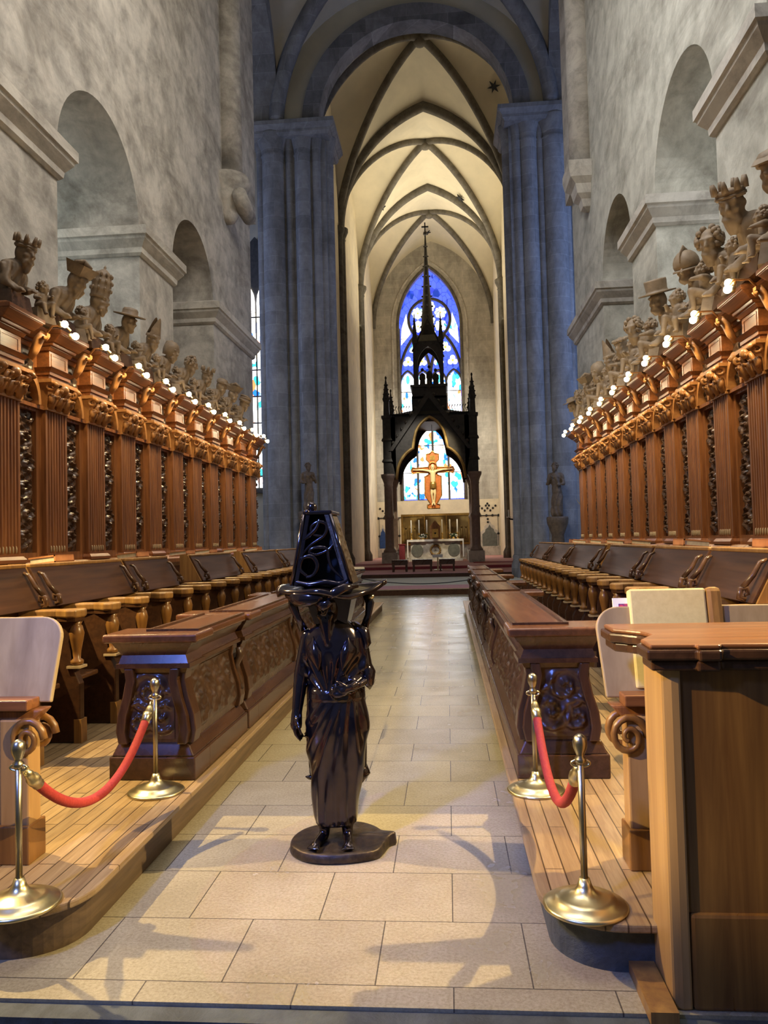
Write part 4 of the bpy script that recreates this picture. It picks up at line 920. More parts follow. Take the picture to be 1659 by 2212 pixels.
# ================================================================== BRONZE LECTERN IN THE AISLE
def lectern():
    t = thing('lectern', 'dark bronze lectern of a robed bearded figure carrying a double bookrest on the head', 'lectern', (-0.02, 3.80, 0.0))
    # --- base: irregular disc with a pointed tail to the right
    out = [(-0.215, -0.10), (-0.235, -0.02), (-0.225, 0.07), (-0.18, 0.15), (-0.10, 0.20), (0.0, 0.235), (0.09, 0.225), (0.165, 0.17), (0.215, 0.10), (0.275, 0.045), (0.245, 0.01), (0.225, -0.07), (0.20, -0.135),
           (0.13, -0.175), (0.03, -0.20), (-0.07, -0.20), (-0.15, -0.17)]
    n = len(out); rings = [(1.0, 0.0), (1.02, 0.012), (1.0, 0.040), (0.97, 0.046), (0.80, 0.043), (0.55, 0.048), (0.25, 0.052)]
    pts = []
    fine = []
    for i in range(n):
        for q in range(4):
            a, b_, c, d = [Vector((*out[(i + k - 1) % n], 0)) for k in range(4)]; s = q / 4
            fine.append(0.5 * ((2 * b_) + (c - a) * s + (2 * a - 5 * b_ + 4 * c - d) * s * s + (3 * b_ - a - 3 * c + d) * s ** 3))
    m = len(fine); vs = []
    for sc, z in rings:
        for p in fine:
            tail = max(0, p.x - 0.2) / 0.08
            vs.append((p.x * sc, p.y * sc, z + (0.02 * tail if z > 0.02 else 0) + (0.014 * noise.noise(Vector((p.x * 20 * sc, p.y * 20 * sc, 0))) if 0.04 < z and sc < .95 else 0)))
    fs = [(k * m + i, k * m + (i + 1) % m, (k + 1) * m + (i + 1) % m, (k + 1) * m + i) for k in range(len(rings) - 1) for i in range(m)]
    fs += [tuple(range(m))[::-1], tuple(range((len(rings) - 1) * m, len(rings) * m))]
    MB().add(vs, fs, True).build('base', 'bronze_m', t)
    # --- robed figure, one continuous body: robe, torso, arms, hands, head, feet
    b = MB(); N_ = 44
    prof = [(0.125, 0.098, 0.088), (0.16, 0.106, 0.095), (0.25, 0.118, 0.103), (0.36, 0.132, 0.110), (0.48, 0.148, 0.120), (0.58, 0.157, 0.126), (0.66, 0.153, 0.122), (0.74, 0.138, 0.110), (0.80, 0.130, 0.104), (0.88, 0.134, 0.106), (0.96, 0.148, 0.112), (1.03, 0.150, 0.108), (1.08, 0.115, 0.09), (1.12, 0.065, 0.065)]
    def st(i):
        z, a, c = prof[i]; cx = -0.012 + 0.016 * sin((z - 0.2) * 3)
        return [(cx + a * cos(2 * pi * k / N_), c * sin(2 * pi * k / N_), z) for k in range(N_)]
    b.sweep(st, len(prof))
    # legs and bare feet
    for x, dx in ((-0.055, -0.035), (0.04, 0.018)):
        b.capsule((x, -0.02, 0.20), (x + dx * 0.4, -0.03, 0.075), 0.036, 0.026)
        b.capsule((x + dx * .4, -0.03, 0.072), (x + dx * 1.2, -0.125, 0.060), 0.026, 0.021)
        for q in range(5):
            o = (q - 2) * 0.0115; ln = (0.034, 0.030, 0.028, 0.024, 0.020)[q if dx > 0 else 4 - q]
            b.capsule((x + dx * 1.2 + o * .8, -0.128, 0.060), (x + dx * 1.35 + o * 1.25, -0.135 - ln, 0.056), 0.0085, 0.0065, 8)
    # left-of-picture arm hanging straight, slightly away from the robe
    b.capsule((-0.125, -0.01, 1.03), (-0.170, -0.005, 0.85), 0.046, 0.038); b.capsule((-0.170, -0.005, 0.85), (-0.190, -0.035, 0.67), 0.038, 0.026)
    b.capsule((-0.190, -0.038, 0.665), (-0.192, -0.05, 0.61), 0.027, 0.030)
    for q in range(4):
        y = -0.078 + q * 0.017; x = -0.197 + 0.004 * q; L_ = (0.050, 0.062, 0.060, 0.048)[q]
        b.capsule((x, y, 0.598), (x + 0.006, y + 0.002, 0.598 - L_ * 0.55), 0.0092, 0.0085, 8); b.capsule((x + 0.006, y + 0.002, 0.598 - L_ * 0.55), (x + 0.020, y + 0.006, 0.598 - L_), 0.0085, 0.0065, 8)
    b.capsule((-0.182, -0.075, 0.64), (-0.168, -0.098, 0.605), 0.0105, 0.008, 8); b.capsule((-0.168, -0.098, 0.605), (-0.158, -0.100, 0.578), 0.008, 0.0065, 8)
    # other arm: elbow out, forearm across to the waist, fingers closing on the belt
    b.capsule((0.115, -0.01, 1.03), (0.150, 0.0, 0.84), 0.048, 0.042); b.capsule((0.150, 0.0, 0.83), (0.085, -0.105, 0.80), 0.040, 0.026)
    b.capsule((0.082, -0.108, 0.80), (0.052, -0.125, 0.79), 0.024, 0.024)
    for q in range(4):
        z = 0.812 - q * 0.0145; L_ = (0.040, 0.048, 0.046, 0.036)[q]
        b.capsule((0.045, -0.130, z), (0.045 - L_ * .6, -0.132, z - 0.004), 0.0088, 0.008, 8); b.capsule((0.045 - L_ * .6, -0.132, z - 0.004), (0.045 - L_, -0.120, z - 0.010), 0.008, 0.006, 8)
    b.capsule((0.062, -0.132, 0.815), (0.035, -0.145, 0.835), 0.010, 0.0075, 8)
    # neck and bowed head with a long beard
    b.capsule((-0.01, -0.01, 1.06), (-0.015, -0.01, 1.18), 0.055, 0.05)
    b.ball((-0.022, -0.035, 1.185), (0.062, 0.075, 0.085), 16, 12); b.capsule((-0.028, -0.085, 1.12), (-0.018, -0.105, 1.01), 0.036, 0.012)
    b.capsule((-0.030, -0.105, 1.20), (-0.033, -0.126, 1.165), 0.010, 0.014, 8); b.ball((-0.053, -0.095, 1.145), (0.02, 0.02, 0.018)); b.ball((-0.005, -0.097, 1.145), (0.02, 0.02, 0.018))
    b.capsule((-0.062, -0.098, 1.207), (-0.004, -0.102, 1.207), 0.012, 0.012, 8)
    def fold(p, nn):
        x, y, z = p; d = 0.0
        if z < 0.13 or abs(x + 0.19) < 0.045 and z < 0.9: return p
        if y < 0.07 and abs(x) < 0.16:
            if z > 0.76 and z < 0.97 and not (x > 0.03 and y < -0.09 and z < 0.86):
                a = atan2(z - 0.74, x + 0.015); d = 0.0085 * sin(a * 19) * min(1, (z - 0.76) * 14) * min(1, (0.97 - z) * 16)
            elif z <= 0.755:
                a = atan2(x - 0.09, -(z - 0.90)); w = min(1, (0.755 - z) * 7)
                low = min(1, max(0, (0.42 - z) / 0.2))
                d = w * ((1 - low) * 0.0065 * sin(a * 34) + low * 0.005 * sin(x * 150 + 1.5 * sin(z * 9)))
            if 0.735 < z < 0.775: d += 0.006
        return p + nn * d
    o = fuse(b, 'figure', 'bronze', t, 0.0072, 2, fold)
    # leaf-shaped collar pieces lying on the chest, cloak, cloak tips
    for s_, c in ((-1, (-0.075, -0.118, 0.965)), (1, (0.062, -0.118, 0.965))):
        b = MB()
        def lf(u_, w_):
            a = (u_ - 0.5) * 2; k = sin(pi * min(1, max(0, w_))) ** 0.7
            return (c[0] + s_ * (a * 0.052 * k + 0.030 * (w_ - .4)), c[1] + 0.055 * a * a - 0.006 * k + 0.10 * max(0, w_ - 0.55) ** 1.3, c[2] - 0.085 + 0.165 * w_ + 0.0 * a)
        b.grid(14, 18, lf); q = b.build('collar_leaf', 'bronze', t); md = q.modifiers.new('t', 'SOLIDIFY'); md.thickness = 0.008
    b = MB()
    def ck(u_, w_):
        a = -0.25 + (pi + 0.5) * u_; z = 0.35 + 0.72 * w_
        k = 0.126 + 0.012 * sin(9 * a) * (1 - w_) + 0.014 * sin(pi * w_)
        return (-0.005 + k * cos(a) * (1.0 + 0.06 * (1 - w_)), 0.02 + k * 0.9 * sin(a), z)
    b.grid(44, 18, ck); q = b.build('cloak', 'bronze', t); md = q.modifiers.new('t', 'SOLIDIFY'); md.thickness = 0.012
    for pts, rs in (([(-0.06, 0.08, 0.36), (-0.115, 0.05, 0.33), (-0.145, 0.02, 0.335), (-0.158, 0.0, 0.345)], [0.05, 0.035, 0.022, 0.006]), ([(0.06, 0.08, 0.40), (0.11, 0.05, 0.38), (0.128, 0.02, 0.36), (0.115, 0.0, 0.315)], [0.05, 0.042, 0.035, 0.006]),
                    ([(0.05, 0.05, 1.07), (0.10, 0.0, 1.09), (0.155, -0.03, 1.06), (0.168, -0.03, 1.0), (0.150, -0.03, 0.955)], [0.02, 0.03, 0.034, 0.026, 0.005]),
                    ([(0.145, 0.0, 0.92), (0.175, -0.02, 0.86), (0.170, -0.03, 0.80), (0.172, -0.02, 0.775)], [0.03, 0.035, 0.03, 0.004])):
        MB().tube(pts, rs, 10, flat=(1, 0.55)).build('cloak_tip', 'bronze', t)
    # hanging side straps from desk to shoulder
    for pts in ([(-0.20, -0.06, 1.25), (-0.195, -0.05, 1.19), (-0.175, -0.04, 1.13), (-0.15, -0.02, 1.07)], [(0.15, 0.06, 1.25), (0.175, 0.05, 1.19), (0.165, 0.05, 1.13), (0.14, 0.02, 1.05)]):
        MB().tube(pts, [0.014, 0.018, 0.013, 0.018], 10, flat=(0.7, 1.3)).build('side_strap', 'bronze', t)
    MB().ball((0.185, 0.02, 1.225), (0.016, 0.016, 0.013), 10, 8).build('knob', 'brass', t)
    b = MB(); b.frus((-0.09, 0.07, -0.05, 0.13), 1.10, (-0.14, 0.11, -0.10, 0.17), 1.27); b.build('neck_support', 'bronze', t)
    # --- wavy rim of the desk
    b = MB()
    def rim(u_, w_):
        a = 2 * pi * u_; R_ = 0.02 + 0.98 * w_
        rx = 0.255 * (1 + 0.10 * sin(2 * a + 0.6) + 0.05 * sin(5 * a)); ry = 0.235 * (1 + 0.06 * sin(3 * a))
        z = 1.285 + 0.018 * sin(3 * a + 0.9) * w_ ** 2 + 0.006 * sin(7 * a) * w_ ** 3 - 0.022 * max(0, -sin(a)) * w_ ** 2
        return (-0.022 + rx * R_ * cos(a), 0.01 + ry * R_ * sin(a), z)
    b.grid(72, 12, rim); q = b.build('desk_rim', 'bronze', t); md = q.modifiers.new('t', 'SOLIDIFY'); md.thickness = 0.022
    for pts, rs in (([(-0.21, -0.14, 1.255), (-0.15, -0.19, 1.235), (-0.08, -0.215, 1.232), (-0.02, -0.22, 1.24)], [0.012, 0.03, 0.028, 0.01]), ([(-0.06, -0.2, 1.215), (-0.015, -0.22, 1.2), (0.012, -0.215, 1.215), (0.0, -0.20, 1.235)], [0.01, 0.022, 0.02, 0.01]),
                    ([(0.0, -0.215, 1.235), (0.04, -0.22, 1.265), (0.08, -0.2, 1.285), (0.14, -0.15, 1.29)], [0.012, 0.02, 0.018, 0.008])):
        MB().tube(pts, rs, 10, flat=(0.6, 1.2)).build('rim_fold', 'bronze', t)
    # --- double book rest: two sloping panels, open scrollwork ends
    z0, z1 = 1.295, 1.635; xl0, xr0, xl1, xr1 = -0.175, 0.105, -0.115, 0.005; ya, yb = -0.155, 0.19
    def xl(z): return xl0 + (xl1 - xl0) * (z - z0) / (z1 - z0)
    def xr(z): return xr0 + (xr1 - xr0) * (z - z0) / (z1 - z0)
    def yf(z): return ya + 0.035 * (z - z0) / (z1 - z0)
    def yb_(z): return yb - 0.035 * (z - z0) / (z1 - z0)
    for nm, fx, m, s_ in (('left_book_rest', xl, 'bronze', -1), ('right_book_rest', xr, 'bronze_m', 1)):
        b = MB(); o8 = []
        for z, d in ((z0, 0), (z1, 0)):
            o8 += [(fx(z) - s_ * 0.026, yf(z), z), (fx(z), yf(z), z), (fx(z), yb_(z), z), (fx(z) - s_ * 0.026, yb_(z), z)]
        b.add(o8, [(3, 2, 1, 0), (4, 5, 6, 7), (0, 1, 5, 4), (1, 2, 6, 5), (2, 3, 7, 6), (3, 0, 4, 7)])
        q = b.build(nm, m, t); bevel(q, 0.004)
        b = MB()      # raised script-like relief on the sloping face
        def rl(u_, w_):
            z = z0 + 0.03 + (z1 - z0 - 0.055) * w_; y = yf(z) + 0.03 + (yb_(z) - yf(z) - 0.05) * u_
            h = max(0, noise.noise(Vector((y * 42, z * 55, 3.0)))) * min(1, min(u_, 1 - u_) * 20, min(w_, 1 - w_) * 20)
            return (fx(z) + s_ * (0.002 + 0.009 * h), y, z)
        b.grid(40, 44, rl).build('relief', m, q)
        MB().tube([(fx(z) + s_ * 0.004, yf(z), z) for z in (z0, (z0 + z1) / 2, z1)], 0.010, 8).build('edge_bar', 'bronze', q)
    b = MB().prism([(xl1 - 0.01, ya + 0.03), (xr1 + 0.012, ya + 0.03), (xr1 + 0.012, yb - 0.03), (xl1 - 0.01, yb - 0.03)], z1, z1 + 0.02, 'z'); bevel(b.build('ridge', 'bronze', t), 0.006)
    MB().prism([(xl0 + 0.01, -0.12), (xr0 - 0.01, -0.12), (xr0 - 0.01, 0.16), (xl0 + 0.01, 0.16)], z0 - 0.005, z0 + 0.02, 'z').build('desk_floor', 'bronze', t)
    b = MB().add([(xl(z0) + .02, 0.03, z0), (xr(z0) - .02, 0.03, z0), (xr(z1) - .02, 0.03, z1), (xl(z1) + .02, 0.03, z1), (xl(z0) + .02, 0.06, z0), (xr(z0) - .02, 0.06, z0), (xr(z1) - .02, 0.06, z1), (xl(z1) + .02, 0.06, z1)], [(3, 2, 1, 0), (4, 5, 6, 7), (0, 1, 5, 4), (1, 2, 6, 5), (2, 3, 7, 6), (3, 0, 4, 7)])
    b.build('dark_hollow_backing', 'black', t)  # black sheet standing in for the shade inside the hollow desk
    # open scrollwork on the end that faces the viewer
    f = lambda x, z, d=0.0: (x, yf(z) + 0.012 + d, z)
    sw = [([(-0.105, 1.34), (-0.14, 1.375), (-0.125, 1.425), (-0.08, 1.43), (-0.055, 1.39), (-0.075, 1.345), (-0.11, 1.335)], 0.017), ([(0.085, 1.31), (0.02, 1.37), (0.0, 1.42), (-0.01, 1.47), (-0.07, 1.475), (-0.095, 1.455), (-0.06, 1.44), (0.0, 1.465), (0.03, 1.50)], 0.013),
          ([(-0.155, 1.39), (-0.13, 1.44), (-0.085, 1.49), (-0.02, 1.535), (-0.01, 1.585), (-0.05, 1.60), (-0.085, 1.575), (-0.075, 1.54), (-0.03, 1.53)], 0.013), ([(-0.13, 1.51), (-0.10, 1.53), (-0.06, 1.57), (-0.045, 1.615)], 0.016),
          ([(-0.165, 1.315), (-0.10, 1.30), (-0.02, 1.31), (0.05, 1.30), (0.095, 1.32)], 0.020), ([(0.08, 1.33), (0.055, 1.40), (0.035, 1.47), (0.015, 1.55), (-0.005, 1.62)], 0.012), ([(-0.17, 1.32), (-0.15, 1.42), (-0.135, 1.53), (-0.115, 1.63)], 0.015)]
    for pts, w in sw:
        P_ = [Vector(f(*p)) for p in pts]; fine = []
        for i in range(len(P_) - 1):
            a, b_, c, d = P_[max(0, i - 1)], P_[i], P_[i + 1], P_[min(len(P_) - 1, i + 2)]
            for q in range(6):
                s = q / 6; fine.append(0.5 * ((2 * b_) + (c - a) * s + (2 * a - 5 * b_ + 4 * c - d) * s * s + (3 * b_ - a - 3 * c + d) * s ** 3))
        fine.append(P_[-1]); k = len(fine)
        MB().tube(fine, [w * (0.55 + 0.45 * sin(pi * (i + 1) / (k + 1))) for i in range(k)], 8, flat=(1.1, 0.8)).build('scrollwork', 'bronze', t)
    b = MB().ball((-0.085, -0.09, z1 + 0.035), (0.026, 0.026, 0.03), 14, 10).ball((-0.105, -0.115, z1 + 0.014), (0.016, 0.016, 0.014), 10, 8); b.build('finial', 'bronze', t)
    return t
lectern()
tb = thing('missal', 'small dark book with white pages lying open on the farthest left bench front', 'book', (-0.98, 12.95, 1.005), 0.3)
MB().box(-0.12, 0.12, -0.09, 0.09, 0, 0.03).build('cover', 'black', tb); MB().box(-0.11, 0.11, -0.08, 0.08, 0.03, 0.06).build('pages', 'page', tb)
# ================================================================== LIMEWOOD BUSTS AND CHERUBS ON THE CORNICES
def hat_mesh(kind):
    """head-dress for a head of radius ~0.10 centred at the origin, face towards +x"""
    b = MB()
    if kind == 'crown':
        b.lathe([(0.098, 0.02), (0.102, 0.06), (0.106, 0.085)], n=20)
        for i in range(8):
            a = 2 * pi * i / 8; b.tube([(0.104 * cos(a), 0.104 * sin(a), 0.07), (0.112 * cos(a), 0.112 * sin(a), 0.12), (0.115 * cos(a), 0.115 * sin(a), 0.15)], [0.026, 0.02, 0.012], 6)
        b.lathe([(0.108, 0.03), (0.108, 0.05)], n=20)
    elif kind == 'tiara':
        b.lathe([(0.10, 0.01), (0.108, 0.03), (0.10, 0.05), (0.108, 0.09), (0.114, 0.11), (0.106, 0.125), (0.108, 0.17), (0.112, 0.19), (0.10, 0.205), (0.092, 0.25), (0.094, 0.265), (0.07, 0.30), (0.03, 0.335), (0.012, 0.34), (0.016, 0.36), (0.004, 0.385)], n=20)
        for zz, rr in ((0.10, 0.112), (0.185, 0.110), (0.26, 0.094)):
            for i in range(10): a = 2 * pi * i / 10; b.ball((rr * cos(a), rr * sin(a), zz + 0.012), (0.016, 0.016, 0.024), 6, 5)
    elif kind == 'mitre':
        for s_ in (-1, 1):
            def m(u_, w_):
                y = (u_ - 0.5) * 2; hh = 0.10 + 0.17 * (1 - abs(y) ** 1.5)
                return (s_ * (0.088 * sqrt(max(0, 1 - (y * 0.97) ** 2)) * (1 - 0.7 * w_) + 0.012), y * 0.105 * (1 - 0.15 * w_), 0.02 + hh * w_)
            b.grid(14, 10, m)
        b.lathe([(0.102, 0.0), (0.106, 0.02), (0.102, 0.045)], n=18)
    elif kind == 'biretta':
        b.frus((-0.085, 0.085, -0.085, 0.085), 0.03, (-0.125, 0.125, -0.125, 0.125), 0.15)
        b.tube([(-0.12, 0, 0.15), (0, 0, 0.185), (0.12, 0, 0.15)], [0.012, 0.02, 0.012], 8, flat=(0.7, 1.6)); b.tube([(0, -0.12, 0.15), (0, 0, 0.185), (0, 0.12, 0.15)], [0.012, 0.02, 0.012], 8, flat=(.7, 1.6)); b.ball((0, 0, 0.19), 0.025, 8, 6)
    elif kind == 'brim':
        b.lathe([(0.20, 0.055), (0.205, 0.07), (0.12, 0.075), (0.10, 0.085), (0.098, 0.13), (0.08, 0.155), (0.03, 0.165)], n=26); b.lathe([(0.20, 0.055), (0.09, 0.06)], n=26)
    elif kind == 'tallhat':
        b.lathe([(0.19, 0.05), (0.195, 0.062), (0.115, 0.07), (0.108, 0.09), (0.115, 0.18), (0.112, 0.195), (0.04, 0.20)], n=26); b.lathe([(0.19, 0.05), (0.09, 0.055)], n=26)
    elif kind == 'helmet':
        b.lathe([(0.115, -0.01), (0.122, 0.02), (0.118, 0.06), (0.098, 0.105), (0.06, 0.14), (0.01, 0.155)], n=22)
        b.tube([(-0.13, 0, 0.02), (-0.09, 0, 0.12), (0, 0, 0.175), (0.08, 0, 0.13), (0.12, 0, 0.05)], [0.008, 0.02, 0.024, 0.018, 0.008], 8, flat=(.5, 1.3)); b.lathe([(0.10, -0.01), (0.13, -0.02), (0.135, -0.035)], n=22)
    elif kind == 'cap':
        b.lathe([(0.105, 0.015), (0.112, 0.03), (0.108, 0.07), (0.08, 0.105), (0.02, 0.12)], n=20); b.frus((0.03, 0.15, -0.08, 0.08), 0.03, (0.02, 0.10, -0.07, 0.07), 0.07)
    elif kind == 'turban':
        for k in range(3): b.tube([(0.105 * cos(2 * pi * i / 20), 0.105 * sin(2 * pi * i / 20), 0.035 + 0.035 * k + 0.015 * sin(2 * pi * i / 20 + k * 2)) for i in range(20)], 0.034 - 0.004 * k, 8, True)
        b.ball((0, 0, 0.11), (0.08, 0.08, 0.05), 12, 8)
    elif kind == 'hood':
        b.lathe([(0.11, -0.09), (0.125, -0.02), (0.122, 0.04), (0.095, 0.10), (0.04, 0.135)], (-0.022, 0, 0), 20); b.tube([(-0.05, 0, 0.10), (-0.13, 0, 0.09), (-0.17, 0, 0.03)], [0.05, 0.035, 0.01], 8)
    elif kind == 'wreath':
        for i in range(16): a = 2 * pi * i / 16; b.ball((0.10 * cos(a), 0.10 * sin(a), 0.055), (0.03, 0.03, 0.026), 6, 5)
    else:            # curls
        rnd = random.Random(417)
        for i in range(46):
            a, q = rnd.uniform(0.9, 2 * pi - 0.9), rnd.uniform(-0.55, 1.0); rr = 0.10
            b.ball((rr * cos(a) * sqrt(1 - q * q * .9), rr * sin(a) * sqrt(1 - q * q * .9), rr * q), 0.031, 6, 5)
    return b
def face(b, c, R_, s, beard=0.0):
    """head with brow, nose, cheeks, mouth, ears, chin; looks along R_ @ +x"""
    def P(x, y, z): return Vector(c) + R_ @ Vector((x * s, y * s, z * s))
    b.ball(c, (0.100 * s, 0.084 * s, 0.118 * s), 16, 12, R_)
    b.capsule(P(0.072, 0, -0.055), P(0.078, 0, -0.105), 0.045 * s, 0.034 * s)                       # jaw and chin
    b.capsule(P(0.100, 0, 0.03), P(0.128, 0, -0.022), 0.012 * s, 0.020 * s, 8)                       # nose
    b.capsule(P(0.092, -0.048, 0.038), P(0.092, 0.048, 0.038), 0.017 * s, 0.017 * s, 8)              # brow
    for q in (-1, 1):
        b.ball(P(0.080, q * 0.045, -0.025), 0.027 * s, 8, 6); b.ball(P(0.0, q * 0.086, -0.005), (0.02 * s, 0.012 * s, 0.03 * s), 8, 6, R_)
        b.ball(P(0.092, q * 0.033, 0.012), 0.012 * s, 8, 6)
    b.capsule(P(0.105, -0.02, -0.06), P(0.105, 0.02, -0.06), 0.011 * s, 0.011 * s, 8)                # mouth
    if beard:
        for q in (-1, 0, 1): b.capsule(P(0.075, q * 0.03, -0.09), P(0.075 + 0.02 * beard, q * 0.018, -0.10 - 0.11 * beard), 0.04 * s, 0.016 * s)
def bust_parts(t, hat, lean, turn, beard, s, m, wide=1.0):
    """half figure leaning out over the cornice: shoulders, draped arms, head"""
    b = MB(); hd = Vector((0.16 + 0.20 * lean, 0, 0.50)) * s
    R_ = Matrix.Rotation(turn, 3, 'Z') @ Matrix.Rotation(0.15 + 0.5 * lean, 3, 'Y')
    V_ = lambda x, y, z: (x * s, y * s, z * s)
    b.capsule(V_(-0.02, 0, 0.06), V_(0.05 + .1 * lean, 0, 0.30), 0.16 * s * wide, 0.14 * s); b.capsule(V_(0.05 + .1 * lean, -0.10 * wide, 0.31), V_(0.05 + .1 * lean, 0.10 * wide, 0.31), 0.09 * s, 0.09 * s)
    b.capsule(V_(0.07 + .12 * lean, 0, 0.32), tuple(hd - Vector((0.02, 0, 0.06)) * s), 0.062 * s, 0.055 * s)
    for q in (-1, 1):
        e = (0.10, q * 0.185, 0.13); h = (0.22, q * (0.09 if q > 0 else 0.15), 0.09 if q > 0 else 0.03)
        b.capsule(V_(0.05 + .1 * lean, q * 0.15, 0.31), V_(*e), 0.068 * s, 0.052 * s); b.capsule(V_(*e), V_(*h), 0.05 * s, 0.032 * s); b.ball(V_(h[0] + 0.03, h[1], h[2]), (0.036 * s, 0.03 * s, 0.026 * s), 8, 6)
        for k in range(4): b.capsule(V_(h[0] + .04, h[1] + (k - 1.5) * .014, h[2]), V_(h[0] + .085, h[1] + (k - 1.5) * .016, h[2] - .022), 0.009 * s, 0.007 * s, 6)
    face(b, tuple(hd), R_, s * 1.12, beard)
    def drape(p, nn):
        if p.z < 0.36 * s: return p + nn * 0.012 * s * sin(p.y * 70 / s + 2.2 * sin(p.z * 14 / s) + p.x * 20)
        return p
    o = fuse(b, 'figure', m, t, 0.0135 * s, 2, drape)
    hb = hat_mesh(hat); k = s * 1.13
    M4 = Matrix.Translation(hd) @ (R_ @ Matrix.Rotation(0.9 if False else 0.0, 3, 'Y')).to_4x4() @ Matrix.Scale(k, 4)
    names = {'crown': 'crown', 'tiara': 'tiara', 'mitre': 'mitre', 'biretta': 'biretta', 'brim': 'brimmed_hat', 'tallhat': 'tall_hat', 'helmet': 'helmet', 'cap': 'cap', 'turban': 'turban', 'hood': 'hood', 'wreath': 'leaf_wreath'}
    hb.xf(Matrix.Translation((0, 0, 0)) @ M4 @ Matrix.Translation((0, 0, 0.02))).build(names.get(hat, 'curly_hair'), m, o)
    MB().frus((-0.16 * s, 0.20 * s, -0.22 * s, 0.22 * s), -0.135, (-0.14 * s, 0.17 * s, -0.19 * s, 0.19 * s), 0.03).build('plinth', 'dark', t)
def cherub_parts(t, s, m, pose, seed):
    """naked seated child with curls"""
    V_ = lambda x, y, z: (x * s, y * s, z * s); b = MB()
    hd = Vector(V_(0.05, 0.0, 0.40)); R_ = Matrix.Rotation(0.5 * pose, 3, 'Z') @ Matrix.Rotation(0.1, 3, 'Y')
    b.capsule(V_(0, 0, 0.10), V_(0.03, 0, 0.25), 0.105 * s, 0.085 * s); b.capsule(V_(0.03, -.05, 0.27), V_(0.03, .05, 0.27), 0.06 * s, 0.06 * s); b.capsule(V_(0.03, 0, 0.28), tuple(hd), 0.045 * s, 0.045 * s)
    for q in (-1, 1):
        kn = V_(0.19, q * 0.09, 0.10 + 0.04 * q * pose); b.capsule(V_(0.03, q * 0.065, 0.08), kn, 0.065 * s, 0.05 * s); ft = V_(0.20 - .03 * q, q * 0.09, -0.08); b.capsule(kn, ft, 0.047 * s, 0.03 * s)
        b.capsule(ft, (ft[0] + .055 * s, ft[1], ft[2] - .012 * s), 0.026 * s, 0.018 * s, 8)
        el = V_(0.07, q * 0.155, 0.20 + 0.08 * max(0, q * pose)); b.capsule(V_(0.03, q * 0.095, 0.27), el, 0.046 * s, 0.038 * s)
        ha = V_(0.18, q * 0.12 - 0.05 * pose, 0.17 + 0.14 * max(0, q * pose)); b.capsule(el, ha, 0.037 * s, 0.025 * s); b.ball(ha, 0.028 * s, 8, 6)
        for k in range(4): b.capsule((ha[0] + .01 * s, ha[1] + (k - 1.5) * .011 * s, ha[2]), (ha[0] + .045 * s, ha[1] + (k - 1.5) * .013 * s, ha[2] - .012 * s), 0.008 * s, 0.006 * s, 6)
    face(b, tuple(hd), R_, s * 0.86)
    o = fuse(b, 'figure', m, t, 0.012 * s, 2)
    rnd = random.Random(seed); hb = MB()
    for i in range(40):
        a, q = rnd.uniform(1.0, 2 * pi - 1.0), rnd.uniform(-0.4, 1.0); rr = 0.092 * s; w = sqrt(max(0, 1 - q * q))
        hb.ball(tuple(hd + R_ @ Vector((rr * cos(a) * w, rr * sin(a) * w, rr * q * 1.1))), 0.026 * s, 6, 5)
    hb.build('curly_hair', m, o)
HATNAME = {'crown': 'a spiked crown', 'tiara': 'a tall tiara', 'mitre': 'a pointed mitre', 'biretta': 'a square biretta', 'brim': 'a wide-brimmed hat', 'tallhat': 'a tall brimmed hat', 'helmet': 'a round helmet',
           'cap': 'a peaked cap', 'turban': 'a wound turban', 'hood': 'a hood', 'wreath': 'a leaf wreath', 'curls': 'bare curly hair'}
BUSTS = {-1: [('crown', .3, -.3, .8, 1.02), ('biretta', .7, -.2, .7, 1.08), ('tiara', .15, -.1, .5, 1.10), ('brim', .3, -.5, .0, 1.05), ('mitre', .5, -.4, .8, 1.0), ('hood', .5, -.3, .5, 1.0), ('curls', .6, .3, .9, 1.0), ('crown', .4, -.5, .6, 1.0), ('cap', .5, -.2, .7, 1.0), ('biretta', .4, -.3, .4, 1.0), ('turban', .4, .2, .6, .95)],
         1: [('cap', .3, .7, .5, 1.35), ('crown', .6, .9, .9, 1.42), ('curls', .5, .9, .9, 1.28), ('helmet', .4, .8, .3, 1.30), ('tallhat', .3, .8, .4, 1.35), ('curls', .6, .8, .9, 1.25), ('wreath', .5, .6, .7, 1.2), ('mitre', .4, .4, .8, 1.2), ('hood', .5, .5, .6, 1.2), ('biretta', .4, .5, .5, 1.15), ('curls', .4, .5, .6, 1.1), ('brim', .4, .3, .2, 1.05)]}
YB = {-1: [6.62, 7.45, 8.14, 8.9, 9.6, 10.3, 11.05, 11.9, 12.65, 13.4, 14.2], 1: [6.1, 6.78, 7.5, 8.25, 9.4, 10.45, 11.3, 12.15, 13.1, 14.1, 15.1, 16.0]}
